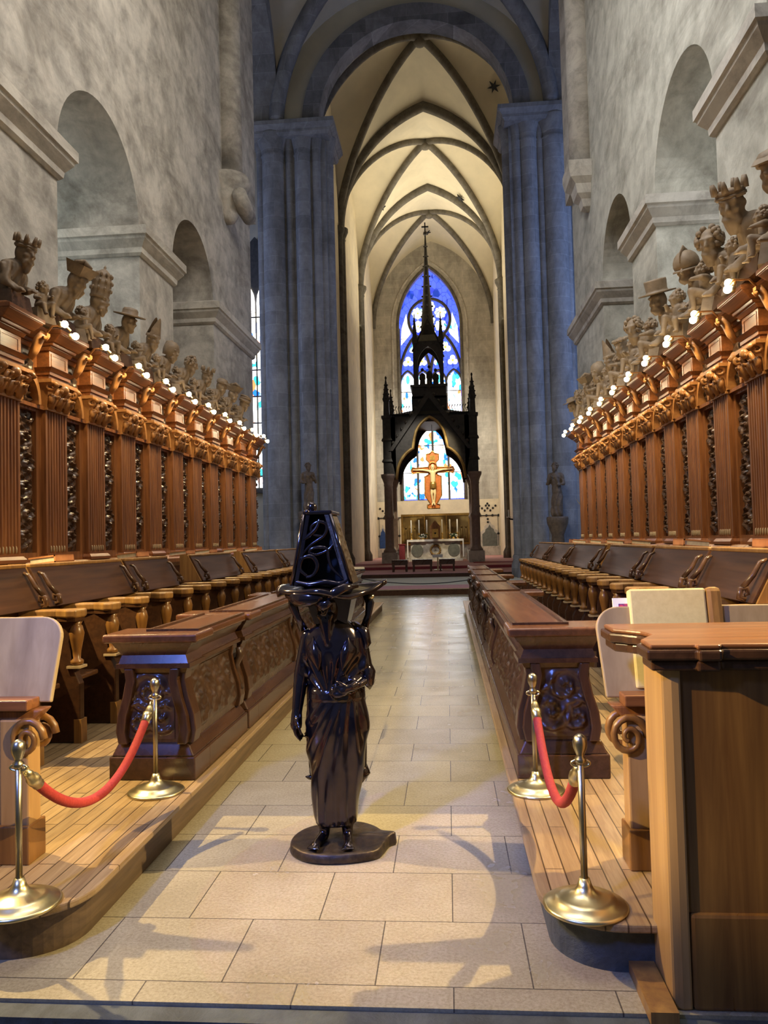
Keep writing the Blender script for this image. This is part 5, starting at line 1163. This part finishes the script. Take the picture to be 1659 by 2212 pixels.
for sg in (-1, 1):
    p = PITCH[sg]; rz = 0 if sg < 0 else pi; seen = {}
    for i, (hat, lean, turn, beard, s) in enumerate(BUSTS[sg]):
        y = YB[sg][i]; s *= 0.79 if sg < 0 else 0.755
        m = 'lime_d' if sg < 0 else 'lime'  # left busts take the tone with shade in its colour
        lab = 'carved bust wearing %s, %s from the near end, %s cornice' % (HATNAME[hat], ORD[i], SIDE[sg])
        t = thing('carved_bust', lab, 'sculpture', (sg * (XS + 0.04), y, 3.80), rz, 'carved busts on the %s stall cornice' % SIDE[sg])
        bust_parts(t, hat, lean, turn, beard, s, m)
        lab = 'naked carved cherub sitting beside the %s bust from the near end, %s cornice' % (ORD[i], SIDE[sg])
        if i < 10:
            c = thing('carved_cherub', lab, 'sculpture', (sg * (XS - (0.05 if sg < 0 else 0.10)), (y + YB[sg][i + 1]) / 2 + 0.02, 3.72 + 0.12 * (0.58 if sg < 0 else 0.85)), rz + (0.5 if i % 2 else -0.4), 'carved cherubs on the %s stall cornice' % SIDE[sg])
            zb = -(0.052 + 0.12 * (0.58 if sg < 0 else 0.85)); MB().frus((-0.10, 0.09, -0.11, 0.11), zb, (-0.08, 0.06, -0.085, 0.085), 0.03).build('rocky_seat', m, c)
            cherub_parts(c, (0.58 if sg < 0 else (0.70 if i < 2 else 0.85)), m, (-1) ** i * (0.6 + 0.1 * (i % 4)), i + 31)
# ================================================================== CIBORIUM, ALTAR AND SANCTUARY
def ciborium():
    t = thing('ciborium', 'dark gothic altar canopy with gables, pinnacles and a tall openwork spire', 'altar canopy', (-0.12, 37.5, 0.42))
    HX, Y0_, Y1_ = 2.02, -1.5, 1.7
    def off(z): return z - 0.42
    # marble columns
    for sx in (-1, 1):
        for y in (Y0_, Y1_):
            b = MB().box(sx * HX - 0.36, sx * HX + 0.36, y - 0.36, y + 0.36, 0.0, off(0.95)).build('pedestal', 'impost', t)
            b = MB()
            prof = [(0.30, 0.95), (0.30, 1.02), (0.23, 1.12), (0.205, 1.2), (0.20, 2.5), (0.24, 2.56), (0.24, 2.66), (0.20, 2.72), (0.195, 4.05), (0.22, 4.1), (0.20, 4.16), (0.26, 4.35), (0.33, 4.5), (0.34, 4.62)]
            b.lathe([(r_, off(z)) for r_, z in prof], (sx * HX, y, 0), 16); b.build('column', 'marble', t)
    # upper block with pointed trefoil openings, gable on each face
    def gable(y, d):
        """front wall: outline with trefoil arch cut out, as a strip of quads"""
        inn = []
        for i in range(41):
            k = -1 + i / 20; x = k * 1.62; a = abs(k)
            z = 4.35 + (pointed(0.75, 1.15, a / 0.46) + 1.75 if a < 0.46 else pointed(0.9, 1.0, min(1, max(0, (a - 0.30) / 0.70))) * 1.55)
            inn.append((x, z))
        b = MB(); out = []
        for x, _ in inn:
            a = abs(x) / 1.62; out.append((x * (HX + .18) / 1.62, max(7.25, 8.25 - 0) if False else 7.3))
        for i in range(40):
            (x0, z0), (x1, z1), (u0, w0), (u1, w1) = inn[i], inn[i + 1], out[i], out[i + 1]
            for yy in (y - d, y + d): b.add([(x0, yy, off(z0)), (x1, yy, off(z1)), (u1, yy, off(w1)), (u0, yy, off(w0))], [(0, 1, 2, 3)])
            b.add([(x0, y - d, off(z0)), (x1, y - d, off(z1)), (x1, y + d, off(z1)), (x0, y + d, off(z0))], [(0, 1, 2, 3)])
        for s_ in (-1, 1):
            b.box(*sorted((s_ * 1.62, s_ * (HX + .18))), y - d, y + d, off(4.5), off(7.3))
        b.build('arch_wall', 'blacks', t)
        for s_ in (0,):
            tri = [(-1.95, 5.7), (0, 8.55), (1.95, 5.7), (1.75, 5.7), (0, 8.15), (-1.75, 5.7)]
            g = MB().prism([(x, off(z)) for x, z in tri[:3] + tri[3:]], y - d - 0.10, y - d, 'y').build('gable', 'blacks', t)
            cr = MB()
            for k in range(1, 9):
                for q in (-1, 1):
                    f = k / 9; cr.ball((q * 1.95 * (1 - f), y - d - .05, off(5.7 + 2.85 * f) + 0.07), (0.09, 0.07, 0.09), 6, 5)
            cr.ball((0, y - d - .05, off(8.75)), (0.08, 0.08, 0.2), 8, 6); cr.box(-0.2, 0.2, y - d - .08, y - d - .02, off(8.72), off(8.8))
            cr.build('crocket', 'blacks', g)
        rm = MB().tube([(x, y - d, off(z)) for x, z in inn], 0.07, 8); rm.build('arch_moulding', 'retable' if y < 0 else 'blacks', t)
    gable(Y0_, 0.14); gable(Y1_, 0.14)
    for sx in (-1, 1):
        b = MB(); x = sx * HX
        for i in range(16):
            k0, k1 = -1 + i / 8, -1 + (i + 1) / 8; ya, yb = 0.1 + 1.4 * k0, 0.1 + 1.4 * k1
            za, zb = 4.5 + pointed(1.4, 2.1, k0), 4.5 + pointed(1.4, 2.1, k1)
            b.add([(x, ya, off(za)), (x, yb, off(zb)), (x, yb, off(7.3)), (x, ya, off(7.3))], [(0, 1, 2, 3)]); b.add([(x - sx * .15, ya, off(za)), (x - sx * .15, yb, off(zb)), (x - sx * .15, yb, off(7.3)), (x - sx * .15, ya, off(7.3))], [(0, 1, 2, 3)])
        b.build('side_wall', 'blacks', t)
    # slate roof and parapet cresting
    b = MB().box(-HX - 0.1, HX + 0.1, Y0_ + 0.15, Y1_ - 0.15, off(7.2), off(7.45)); b.frus((-HX + .1, HX - .1, Y0_ + .25, Y1_ - .25), off(7.45), (-0.85, 0.85, -0.6, 0.8), off(7.75)); b.box(-0.84, 0.84, -0.75, 0.9, off(7.5), off(8.4)); b.build('roof', 'black', t)
    MB().box(-HX - .12, HX + .12, Y0_ - .02, Y1_ + .02, off(7.05), off(7.25)).build('ceiling_slab', 'blacks', t)
    for q in (-1, 1):
        b = MB().tube([(q * 0.93, Y0_ + .1, off(7.46)), (q * 1.98, Y0_ + .1, off(7.46))], 0.03, 5)
        for i in range(9):
            x = q * (0.95 + 0.125 * i)
            b.tube([(x, Y0_ + .1, off(7.4)), (x + .04, Y0_ + .1, off(7.55)), (x - .03, Y0_ + .1, off(7.72)), (x + .02, Y0_ + .1, off(7.84))], [0.02, 0.016, 0.014, 0.03], 5)
        b.build('cresting', 'blacks', t)
    # pinnacles on the four corners
    for sx in (-1, 1):
        for y in (Y0_, Y1_):
            b = MB().box(sx * HX - 0.19, sx * HX + 0.19, y - 0.19, y + 0.19, off(4.62), off(7.3)); b.box(sx * HX - 0.24, sx * HX + 0.24, y - 0.24, y + 0.24, off(7.25), off(7.38))
            q = b.build('corner_buttress', 'blacks', t)
            b = MB().frus((sx * HX - .14, sx * HX + .14, y - .14, y + .14), off(7.38), (sx * HX - .12, sx * HX + .12, y - .12, y + .12), off(8.1)); b.frus((sx * HX - .16, sx * HX + .16, y - .16, y + .16), off(8.1), (sx * HX - .015, sx * HX + .015, y - .015, y + .015), off(9.2))
            for k in range(4):
                f = k / 5
                for dx, dy in ((1, 0), (-1, 0), (0, 1), (0, -1)): b.ball((sx * HX + dx * .15 * (1 - f), y + dy * .15 * (1 - f), off(8.2 + k * .22)), 0.045, 5, 4)
            b.ball((sx * HX, y, off(9.2)), (0.05, 0.05, 0.09), 6, 5); b.build('pinnacle', 'blacks', t)
            for k in (5.2, 6.2): MB().frus((sx * HX - .26, sx * HX + .26, y - .26, y + .26), off(k), (sx * HX - .2, sx * HX + .2, y - .2, y + .2), off(k + .12)).build('string_course', 'blacks', q)
    # lantern: four posts, pointed openings, little figures inside, spire
    b = MB().box(-0.82, 0.82, -0.75, 0.9, off(8.3), off(8.9)); b.box(-0.9, 0.9, -0.83, 0.98, off(8.84), off(8.96)); b.build('lantern_base', 'blacks', t)
    for sx in (-1, 1):
        for y in (-0.6, 0.75):
            b = MB().box(sx * 0.63 - 0.10, sx * 0.63 + 0.10, y - 0.1, y + 0.1, off(8.9), off(11.0)); b.frus((sx * .63 - .13, sx * .63 + .13, y - .13, y + .13), off(11.0), (sx * .63 - .01, sx * .63 + .01, y - .01, y + .01), off(12.5))
            for k in range(4): b.ball((sx * .63 + sx * 0.1 * (1 - k / 4), y, off(11.2 + k * .3)), 0.05, 5, 4)
            b.build('lantern_post', 'blacks', t)
    for y in (-0.6, 0.75):
        b = MB()
        P_ = [(0.53 * k, 9.9 + pointed(0.53, 0.95, k)) for k in [-cos(pi * i / 18) for i in range(19)]]
        for i in range(18): b.prism([(P_[i][0], off(P_[i][1])), (P_[i + 1][0], off(P_[i + 1][1])), (P_[i + 1][0], off(11.1)), (P_[i][0], off(11.1))], y - .05, y + .05, 'y')
        b.tube([(-0.75, y - .06, off(10.6)), (0, y - .06, off(12.2)), (0.75, y - .06, off(10.6))], 0.06, 6); b.build('lantern_arch', 'blacks', t)
    b = MB().frus((-.7, .7, -.65, .8), off(11.0), (-.34, .34, -.3, .45), off(11.5)); b.lathe([(0.38, off(11.4)), (0.30, off(12.2)), (0.19, off(13.6)), (0.11, off(15.0)), (0.05, off(16.2)), (0.03, off(16.6))], (0, 0.08, 0), 8)
    for k in range(9):
        rr = 0.32 - 0.03 * k
        for q in range(4): b.ball((rr * cos(q * pi / 2), 0.08 + rr * sin(q * pi / 2), off(12.0 + k * .5)), 0.06 - .003 * k, 5, 4)
    b.build('spire', 'blacks', t)
    b = MB().ball((0, .08, off(16.65)), (0.10, 0.10, 0.12), 8, 6); b.box(-0.03, 0.03, 0.05, 0.11, off(16.7), off(17.2)); b.box(-0.17, 0.17, 0.05, 0.11, off(16.95), off(17.02)); b.build('spire_cross', 'blacks', t)
    for x, h_ in ((-0.32, 1.0), (0.02, 1.15), (0.33, 0.95)):
        b = MB(); z = off(8.96); b.capsule((x, 0, z + .1), (x, 0, z + h_ * .62), 0.15, 0.12, 10); b.ball((x, -.03, z + h_ * .88), 0.09, 10, 8)
        for q in (-1, 1): b.capsule((x + q * .11, 0, z + h_ * .62), (x + q * .13, -.1, z + h_ * .4), 0.045, 0.035, 8)
        fuse(b, 'statuette', 'blacks', t, 0.025, 2)
ciborium()
# --- crucifix hanging in the arch
t = thing('crucifix', 'large painted gold and orange crucifix hanging under the canopy arch', 'crucifix', (-0.05, 37.0, 3.0))
cr = [(-0.30, 0.0), (0.30, 0.0), (0.30, 0.18), (0.16, 0.22), (0.40, 0.62), (0.40, 1.55), (0.22, 1.62), (0.22, 1.72), (0.80, 1.74), (0.98, 1.68), (1.04, 1.84), (0.98, 2.0), (0.80, 1.96), (0.22, 2.0), (0.16, 2.2), (0.30, 2.35), (0.30, 2.62), (0.12, 2.66), (0.0, 2.78)]
P_ = cr + [(-x, z) for x, z in cr[::-1][1:-1]] + []
MB().prism(P_, 0.0, 0.07, 'y').build('cross_board', 'paint', t)
b = MB(); b.tube([(x, -0.01, z) for x, z in P_], 0.03, 6, True); b.build('gilt_border', 'gold', t)
b = MB().box(-0.13, 0.13, -0.02, 0.0, 2.32, 2.55); b.build('title_plate', 'gold', t)
b = MB()
b.capsule((0, -0.08, 1.15), (0, -0.08, 1.72), 0.12, 0.14); b.capsule((-0.12, -.08, 1.76), (.12, -.08, 1.76), 0.07, 0.07); b.capsule((0, -.09, 1.8), (0.0, -0.11, 1.95), 0.055, 0.055)
for q in (-1, 1):
    b.capsule((q * .12, -.08, 1.79), (q * .48, -.07, 1.86), 0.065, 0.05); b.capsule((q * .48, -.07, 1.86), (q * .80, -.06, 1.87), 0.05, 0.032); b.capsule((q * .80, -.06, 1.87), (q * .87, -.06, 1.875), 0.04, 0.03)
    for k in range(5): b.capsule((q * .87, -.06, 1.855 + k * .012), (q * .95, -.07, 1.84 + k * .02), 0.012, 0.009, 6)
    b.capsule((q * .06, -.08, 1.12), (q * .075, -.11, 0.68), 0.09, 0.06); b.capsule((q * .075, -.11, .68), (q * .04, -.07, 0.28), 0.058, 0.036); b.capsule((q * .04, -.07, .27), (q * .06, -.12, .16), 0.04, 0.03)
face(b, (0, -0.11, 2.0), Matrix.Rotation(-pi / 2, 3, 'Z') @ Matrix.Rotation(0.2, 3, 'Y'), 1.15, 0.4)
o = fuse(b, 'figure', 'skin', t, 0.016, 2)
MB().lathe([(0.15, 1.28), (0.165, 1.15), (0.17, 0.98), (0.15, 0.92)], (0, -0.085, 0), 18, sq=0.75).build('loincloth', 'gold', o)
MB().tube([(0.19 * cos(q), -0.06, 2.03 + 0.19 * sin(q)) for q in [2 * pi * i / 24 for i in range(24)]], 0.03, 6, True).build('halo', 'gold', t)
MB().tube([(0, 0.03, 2.75), (0, 0.03, 4.05)], 0.012, 6).build('hanging_rod', 'iron', t)
# --- altar table
t = thing('altar', 'pale stone altar with a round wreath emblem, under the canopy', 'altar', (-0.05, 39.2, 0.42))
AW = 1.36
b = MB().box(-AW + .12, AW - .12, -0.4, 0.45, 0.12, 0.95); b.box(-AW, AW, -0.5, 0.55, 0.0, 0.12); b.frus((-AW + .12, AW - .12, -.4, .45), 0.95, (-AW, AW, -.52, .55), 1.08); b.build('body', 'altar', t)
for x in (-0.92, 0.92):
    b = MB()
    b.prism([(x + 0.30 * cos(2 * pi * i / 20) , 0.55 + 0.33 * sin(2 * pi * i / 20)) for i in range(20)], -0.43, -0.41, 'y'); b.build('recessed_panel', 'niche', t)
MB().box(-0.46, 0.46, -0.46, -0.40, 0.12, 0.98).build('centre_panel', 'altar', t)
b = MB().tube([(0.24 * cos(q), -0.47, 0.56 + 0.24 * sin(q)) for q in [2 * pi * i / 28 for i in range(28)]], 0.05, 8, True)
for i in range(18): q = 2 * pi * i / 18; b.ball((0.24 * cos(q), -0.5, 0.56 + 0.24 * sin(q)), 0.05, 6, 5)
b.build('wreath', 'retable', t)
b = MB(); b.box(-0.11, 0.11, -0.48, -0.46, 0.53, 0.58); b.box(-0.025, 0.025, -0.48, -0.46, 0.42, 0.7); b.build('emblem_cross', 'altar', t)
cl = MB().box(-AW - .06, AW + .06, -0.56, 0.60, 1.082, 1.10)
def hem(x0, x1, y, z1, amp): 
    def f(u_, w_): return (x0 + (x1 - x0) * u_, y + amp * sin(u_ * 60) * (1 - w_), z1 + (1.10 - z1) * w_)
    return f
cl.grid(90, 4, hem(-AW - .06, AW + .06, -0.565, 0.99, 0.012))
for s_ in (-1, 1):
    def fs_(u_, w_): return (s_ * (AW + 0.062 + 0.012 * sin(u_ * 20) * (1 - w_)), -0.56 + 1.16 * u_, 0.16 + 0.94 * w_)
    cl.grid(24, 6, fs_); cl.box(*sorted((s_ * AW, s_ * (AW + .06))), -0.57, -0.55, 0.2, 1.1)
tag(cl.build('altar_cloth', 'white', None, (-0.05, 39.2, 0.422)), 'white linen cloth covering the altar and hanging at its ends', 'altar cloth')
for i, x in enumerate((-1.22, -0.82, -0.42, 0.35, 0.75, 1.13)):
    lab = 'tall white candle on a gilt candlestick, %s from the left on the altar' % ORD[i]
    t = thing('candlestick', lab, 'candlestick', (-0.05 + x, 39.35, 1.525), 0, 'candles on the altar')
    MB().lathe([(0.085, 0), (0.085, 0.02), (0.03, 0.05), (0.022, 0.12), (0.045, 0.15), (0.02, 0.18), (0.02, 0.27), (0.07, 0.30), (0.07, 0.315)], n=14).build('candlestick_stem', 'gold', t)
    MB().lathe([(0.038, 0.30), (0.036, 0.98), (0.012, 1.0)], n=12).build('candle', 'candle', t)
for x, lab in ((-0.62, 'small flower arrangement on the altar between the left candles'), (0.92, 'small flower arrangement on the altar between the right candles')):
    t = thing('flower_arrangement', lab, 'flowers', (-0.05 + x, 39.05, 1.525)); MB().lathe([(0.06, 0), (0.08, 0.05), (0.06, 0.1)], n=12).build('bowl', 'gold', t)
    rnd = random.Random(int(x * 100)); a = MB(); f_ = MB()
    for i in range(46):
        q, w, z = rnd.uniform(0, 2 * pi), rnd.uniform(0, 0.2), rnd.uniform(0.1, 0.26)
        (a if i % 3 else f_).ball((w * cos(q), w * sin(q), z), (0.04, 0.04, 0.03) if i % 3 else 0.035, 6, 5)
    a.build('leaf_sprays', 'leafy', t); f_.build('blossom_heads', 'candle', t)
# --- gold retable, tabernacle
t = thing('retable', 'dull gold figured altarpiece panel standing behind the candles', 'altarpiece', (-0.05, 41.4, 0.42))
MB().box(-1.75, 1.75, 0.0, 0.2, 0.9, 2.35).build('gold_panel', 'retable', t)
b = MB()
for x0, x1, z0, z1 in ((-1.85, 1.85, 2.35, 2.47), (-1.85, 1.85, 0.8, 0.9), (-1.85, -1.75, 0.9, 2.35), (1.75, 1.85, 0.9, 2.35), (-0.62, -0.56, 0.9, 2.35), (0.56, 0.62, 0.9, 2.35)): b.box(x0, x1, -0.06, 0.2, z0, z1)
b.build('frame', 'gold', t); MB().box(-1.8, 1.8, 0.0, 0.3, 0.0, 0.8).build('base', 'altar', t)
b = MB()
for i in range(14):
    x = -1.6 + 0.24 * i + (0.1 if i > 6 else 0)
    if abs(x) < .55: continue
    b.capsule((x, -.02, 1.15), (x, -.02, 1.6), 0.09, 0.07, 8); b.ball((x, -.03, 1.75), 0.06, 8, 6)
b.build('relief_figures', 'retable', t)
t = thing('tabernacle', 'small gabled bronze tabernacle in the middle of the altar', 'tabernacle', (-0.05, 39.45, 1.525))
b = MB().box(-0.26, 0.26, -0.2, 0.2, 0.0, 0.62); b.prism([(-0.3, 0.62), (0.3, 0.62), (0, 0.95)], -0.22, 0.22, 'y'); b.build('body', 'gild', t); MB().box(-0.16, 0.16, -0.22, -0.2, 0.08, 0.52).build('door', 'gold', t); MB().ball((0.0, -0.23, 0.3), 0.05, 8, 6).build('knob', 'black', t)
# --- furniture in front of the altar
for i, (x, w) in enumerate(((-1.28, 0.30), (-0.42, 0.38), (0.52, 0.30))):
    lab = ('low dark wooden stool, left of the three before the altar', 'low dark wooden bench seat, middle of the three before the altar', 'low dark wooden stool, right of the three before the altar')[i]
    t = thing('stool', lab, 'stool', (x, 29.4, 0.30), 0, 'low seats before the altar')
    bevel(MB().box(-w, w, -0.2, 0.2, 0.40, 0.46).build('seat', 'bench', t), 0.01); MB().box(-w, w, 0.14, 0.19, 0.30, 0.40).box(-w, w, -0.19, -0.14, 0.26, 0.40).build('apron', 'bench', t)
    for sx in (-1, 1):
        for sy in (-1, 1): MB().box(sx * (w - .05) - .035, sx * (w - .05) + .035, sy * .15 - .03, sy * .15 + .03, 0, 0.40).build('leg', 'bench', t)
t = thing('book_stand', 'small white cushion book stand beside the middle seat before the altar', 'book stand', (0.16, 30.3, 0.30))
MB().box(-0.2, 0.2, -0.15, 0.15, 0.5, 0.62).build('cushion', 'white', t); MB().box(-0.03, 0.03, -0.03, 0.03, 0.03, 0.5).box(-0.16, 0.16, -0.14, 0.14, 0, 0.03).build('post', 'brass', t)
t = thing('small_table', 'narrow dark red side table at the left end of the altar', 'table', (-1.72, 38.6, 0.42)); MB().box(-0.14, 0.14, -0.2, 0.2, 0.0, 0.85).build('body', 'red', t); MB().box(-0.17, 0.17, -0.23, 0.23, 0.85, 0.9).build('top', 'red', t)
# sagging cord barrier across the sanctuary step
t = thing('barrier_cord', 'thin dark cord hanging across the sanctuary steps', 'cord', (-0.1, 21.6, 0.174))
MB().tube([(-1.9 + 3.8 * i / 30, 0, 0.30 - 0.2 * (1 - (2 * i / 30 - 1) ** 2)) for i in range(31)], 0.014, 6).build('cord', 'iron', t)
for s_ in (-1, 1): MB().lathe([(0.09, 0), (0.09, 0.015), (0.02, 0.03), (0.018, 0.34), (0.03, 0.36), (0.01, 0.39)], (s_ * 1.9, 0, 0), 12).build('post', 'iron', t)
for s_, lab in ((-1, 'dark red carpet runner on the left of the upper sanctuary step'), (1, 'dark red carpet runner on the right of the upper sanctuary step')):
    tag(MB().box(-1.0, 1.0, -0.6, 0.6, 0, 0.02).build('carpet_runner', 'red', None, (s_ * 2.7, 35.0, 0.421)), lab, 'carpet')
# --- painted dado lines, blue door and grey niche on the east wall
def keel(w, h): 
    P_ = [(-w, 0), (w, 0), (w, h * .55), (w * .62, h * .66), (w * .55, h * .78), (w * .2, h * .86), (0, h), (-w * .2, h * .86), (-w * .55, h * .78), (-w * .62, h * .66), (-w, h * .55)]
    return P_
t = thing('sacristy_door', 'deep blue keel-arched niche door left of the altar', 'door', (-3.62, 50.06, 1.0)); MB().prism(keel(0.24, 1.35), -0.02, 0.05, 'y').build('leaf', 'blue', t); MB().prism(keel(0.32, 1.55), 0.0, 0.06, 'y').build('surround', 'impost', t)
t = thing('piscina_niche', 'greenish grey keel-arched wall niche right of the altar', 'niche', (3.3, 50.06, 1.0)); MB().prism(keel(0.48, 1.4), -0.02, 0.05, 'y').build('recess', 'niche', t); MB().prism(keel(0.6, 1.65), 0.0, 0.06, 'y').build('surround', 'impost', t)
b = MB(); yy = 50.05
for z in (2.95,): b.box(-4.0, 4.0, yy - .02, yy, z, z + 0.06)
for i in range(21): b.ball((-3.9 + 0.39 * i, yy, 2.98), (0.085, 0.02, 0.085), 6, 5)
for x in (-3.85, -2.55, -1.9, 1.9, 2.4, 3.85): b.box(x - .015, x + .015, yy - .02, yy, 1.05, 2.95); b.ball((x, yy, 1.8), (0.08, 0.02, 0.08), 6, 5)
for x in (-3.25, 3.2):
    for dx, z in ((0, 3.75), (-.35, 3.45), (.35, 3.45), (-.18, 3.3), (.18, 3.3), (-.52, 3.6), (.52, 3.6), (0, 3.45), (-.1, 3.62), (.1, 3.62), (0, 2.75), (0, 2.55)): b.ball((x + dx, yy, z), (0.07, 0.02, 0.075), 6, 5)
o = b.build('trim_dado_pattern', 'iron'); o['kind'] = 'structure'
# --- standing statues on the crossing piers
def saint(x, y, z, face_rot, s, lab, arm):
    t = thing('pier_statue', lab, 'statue', (x, y, z), face_rot)
    b = MB(); N_ = 24
    for (za, ra), (zb, rb) in zip([(0.02, .26), (.3, .24), (.7, .22), (.95, .20), (1.2, .23)], [(.3, .24), (.7, .22), (.95, .20), (1.2, .23), (1.36, .17)]): b.capsule((0.03 * sin(za * 3), 0, za + .1), (0.03 * sin(zb * 3), 0, zb), ra * .8, rb * .8, 14)
    b.capsule((-.16, 0, 1.36), (.16, 0, 1.36), 0.085, 0.085); b.capsule((0, 0, 1.38), (0, -.02, 1.55), 0.065, 0.06)
    face(b, (0.0, -0.04, 1.63), Matrix.Rotation(-pi / 2 + 0.4 * arm, 3, 'Z'), 1.08, 0.5)
    for q in (-1, 1):
        e = (q * .27, -.03, 1.08); h = (q * .10, -.24, 1.16 + .14 * q * arm); b.capsule((q * .19, 0, 1.35), e, 0.075, 0.06); b.capsule(e, h, 0.058, 0.036); b.ball(h, 0.045, 8, 6)
        for k in range(4): b.capsule((h[0] + (k - 1.5) * .018, h[1] - .02, h[2]), (h[0] + (k - 1.5) * .02, h[1] - .07, h[2] + .02), 0.011, 0.008, 6)
    def dr(p, nn): return p + nn * (0.014 * sin(p.x * 42 + 3 * sin(p.z * 5)) if p.z < 1.25 else 0)
    b.xf(Matrix.Scale(s, 4)); o = fuse(b, 'figure', 'lime_d', t, 0.022, 2, dr)
    rnd = random.Random(3); hb = MB()
    for i in range(30):
        q, w = rnd.uniform(0, 2 * pi), rnd.uniform(-.3, 1); hb.ball((0.105 * cos(q) * sqrt(1 - w * w) * s, (-.03 + .1 * sin(q) * sqrt(1 - w * w)) * s, (1.65 + .12 * w) * s), 0.032 * s, 6, 5)
    hb.build('hair', 'lime_d', o)
    b = MB().lathe([(0.18, -1.0), (0.22, -0.9), (0.20, -0.6), (0.34, -0.22), (0.36, -0.05), (0.34, 0.0)], (0, 0.05, 0), 10); b.build('console', 'lime_d', t)
saint(-4.05, 25.45, 2.55, 0.3, 0.92, 'small dark standing statue on the left crossing pier, behind the lectern top', 1)
saint(4.15, 25.5, 2.15, -0.3, 1.0, 'dim standing statue on a console on the right crossing pier', -1)
t = thing('wall_frame', 'small gilt diamond frame hanging at the far end of the right stalls', 'frame', (4.15, 20.1, 2.5))
P4 = [(0, -0.42), (0.3, 0), (0, 0.42), (-0.3, 0)]
MB().tube([(x, 0, z) for x, z in P4], 0.035, 6, True).build('gilt_edge', 'gold', t); MB().tube([(x * .5, 0, z * .5 - .0) for x, z in P4], 0.02, 6, True).build('inner_edge', 'gold', t); MB().box(0.2, 0.62, -0.02, 0.02, -0.02, 0.02).build('bracket', 'iron', t)
t = thing('wall_candelabrum', 'black iron candle bracket on the right choir wall', 'candle bracket', (3.7, 33.2, 2.3))
MB().tube([(0.2, 0, 0), (-0.1, 0, -0.05), (-0.45, 0, 0.0), (-0.5, 0, 0.1)], 0.035, 8).build('arm', 'iron', t)
for x in (-0.5, -0.25): MB().lathe([(0.09, 0.06), (0.10, 0.1), (0.03, 0.1), (0.03, 0.4)], (x, 0, 0), 10).build('candle', 'candle', t)
tag(MB().box(-3.9, 3.8, 21.05, 22.6, 0, 0.012).build('step_carpet', 'rose', None, (0, 0, 0.161)), 'rose brown carpet strip along the front edge of the sanctuary step', 'carpet')
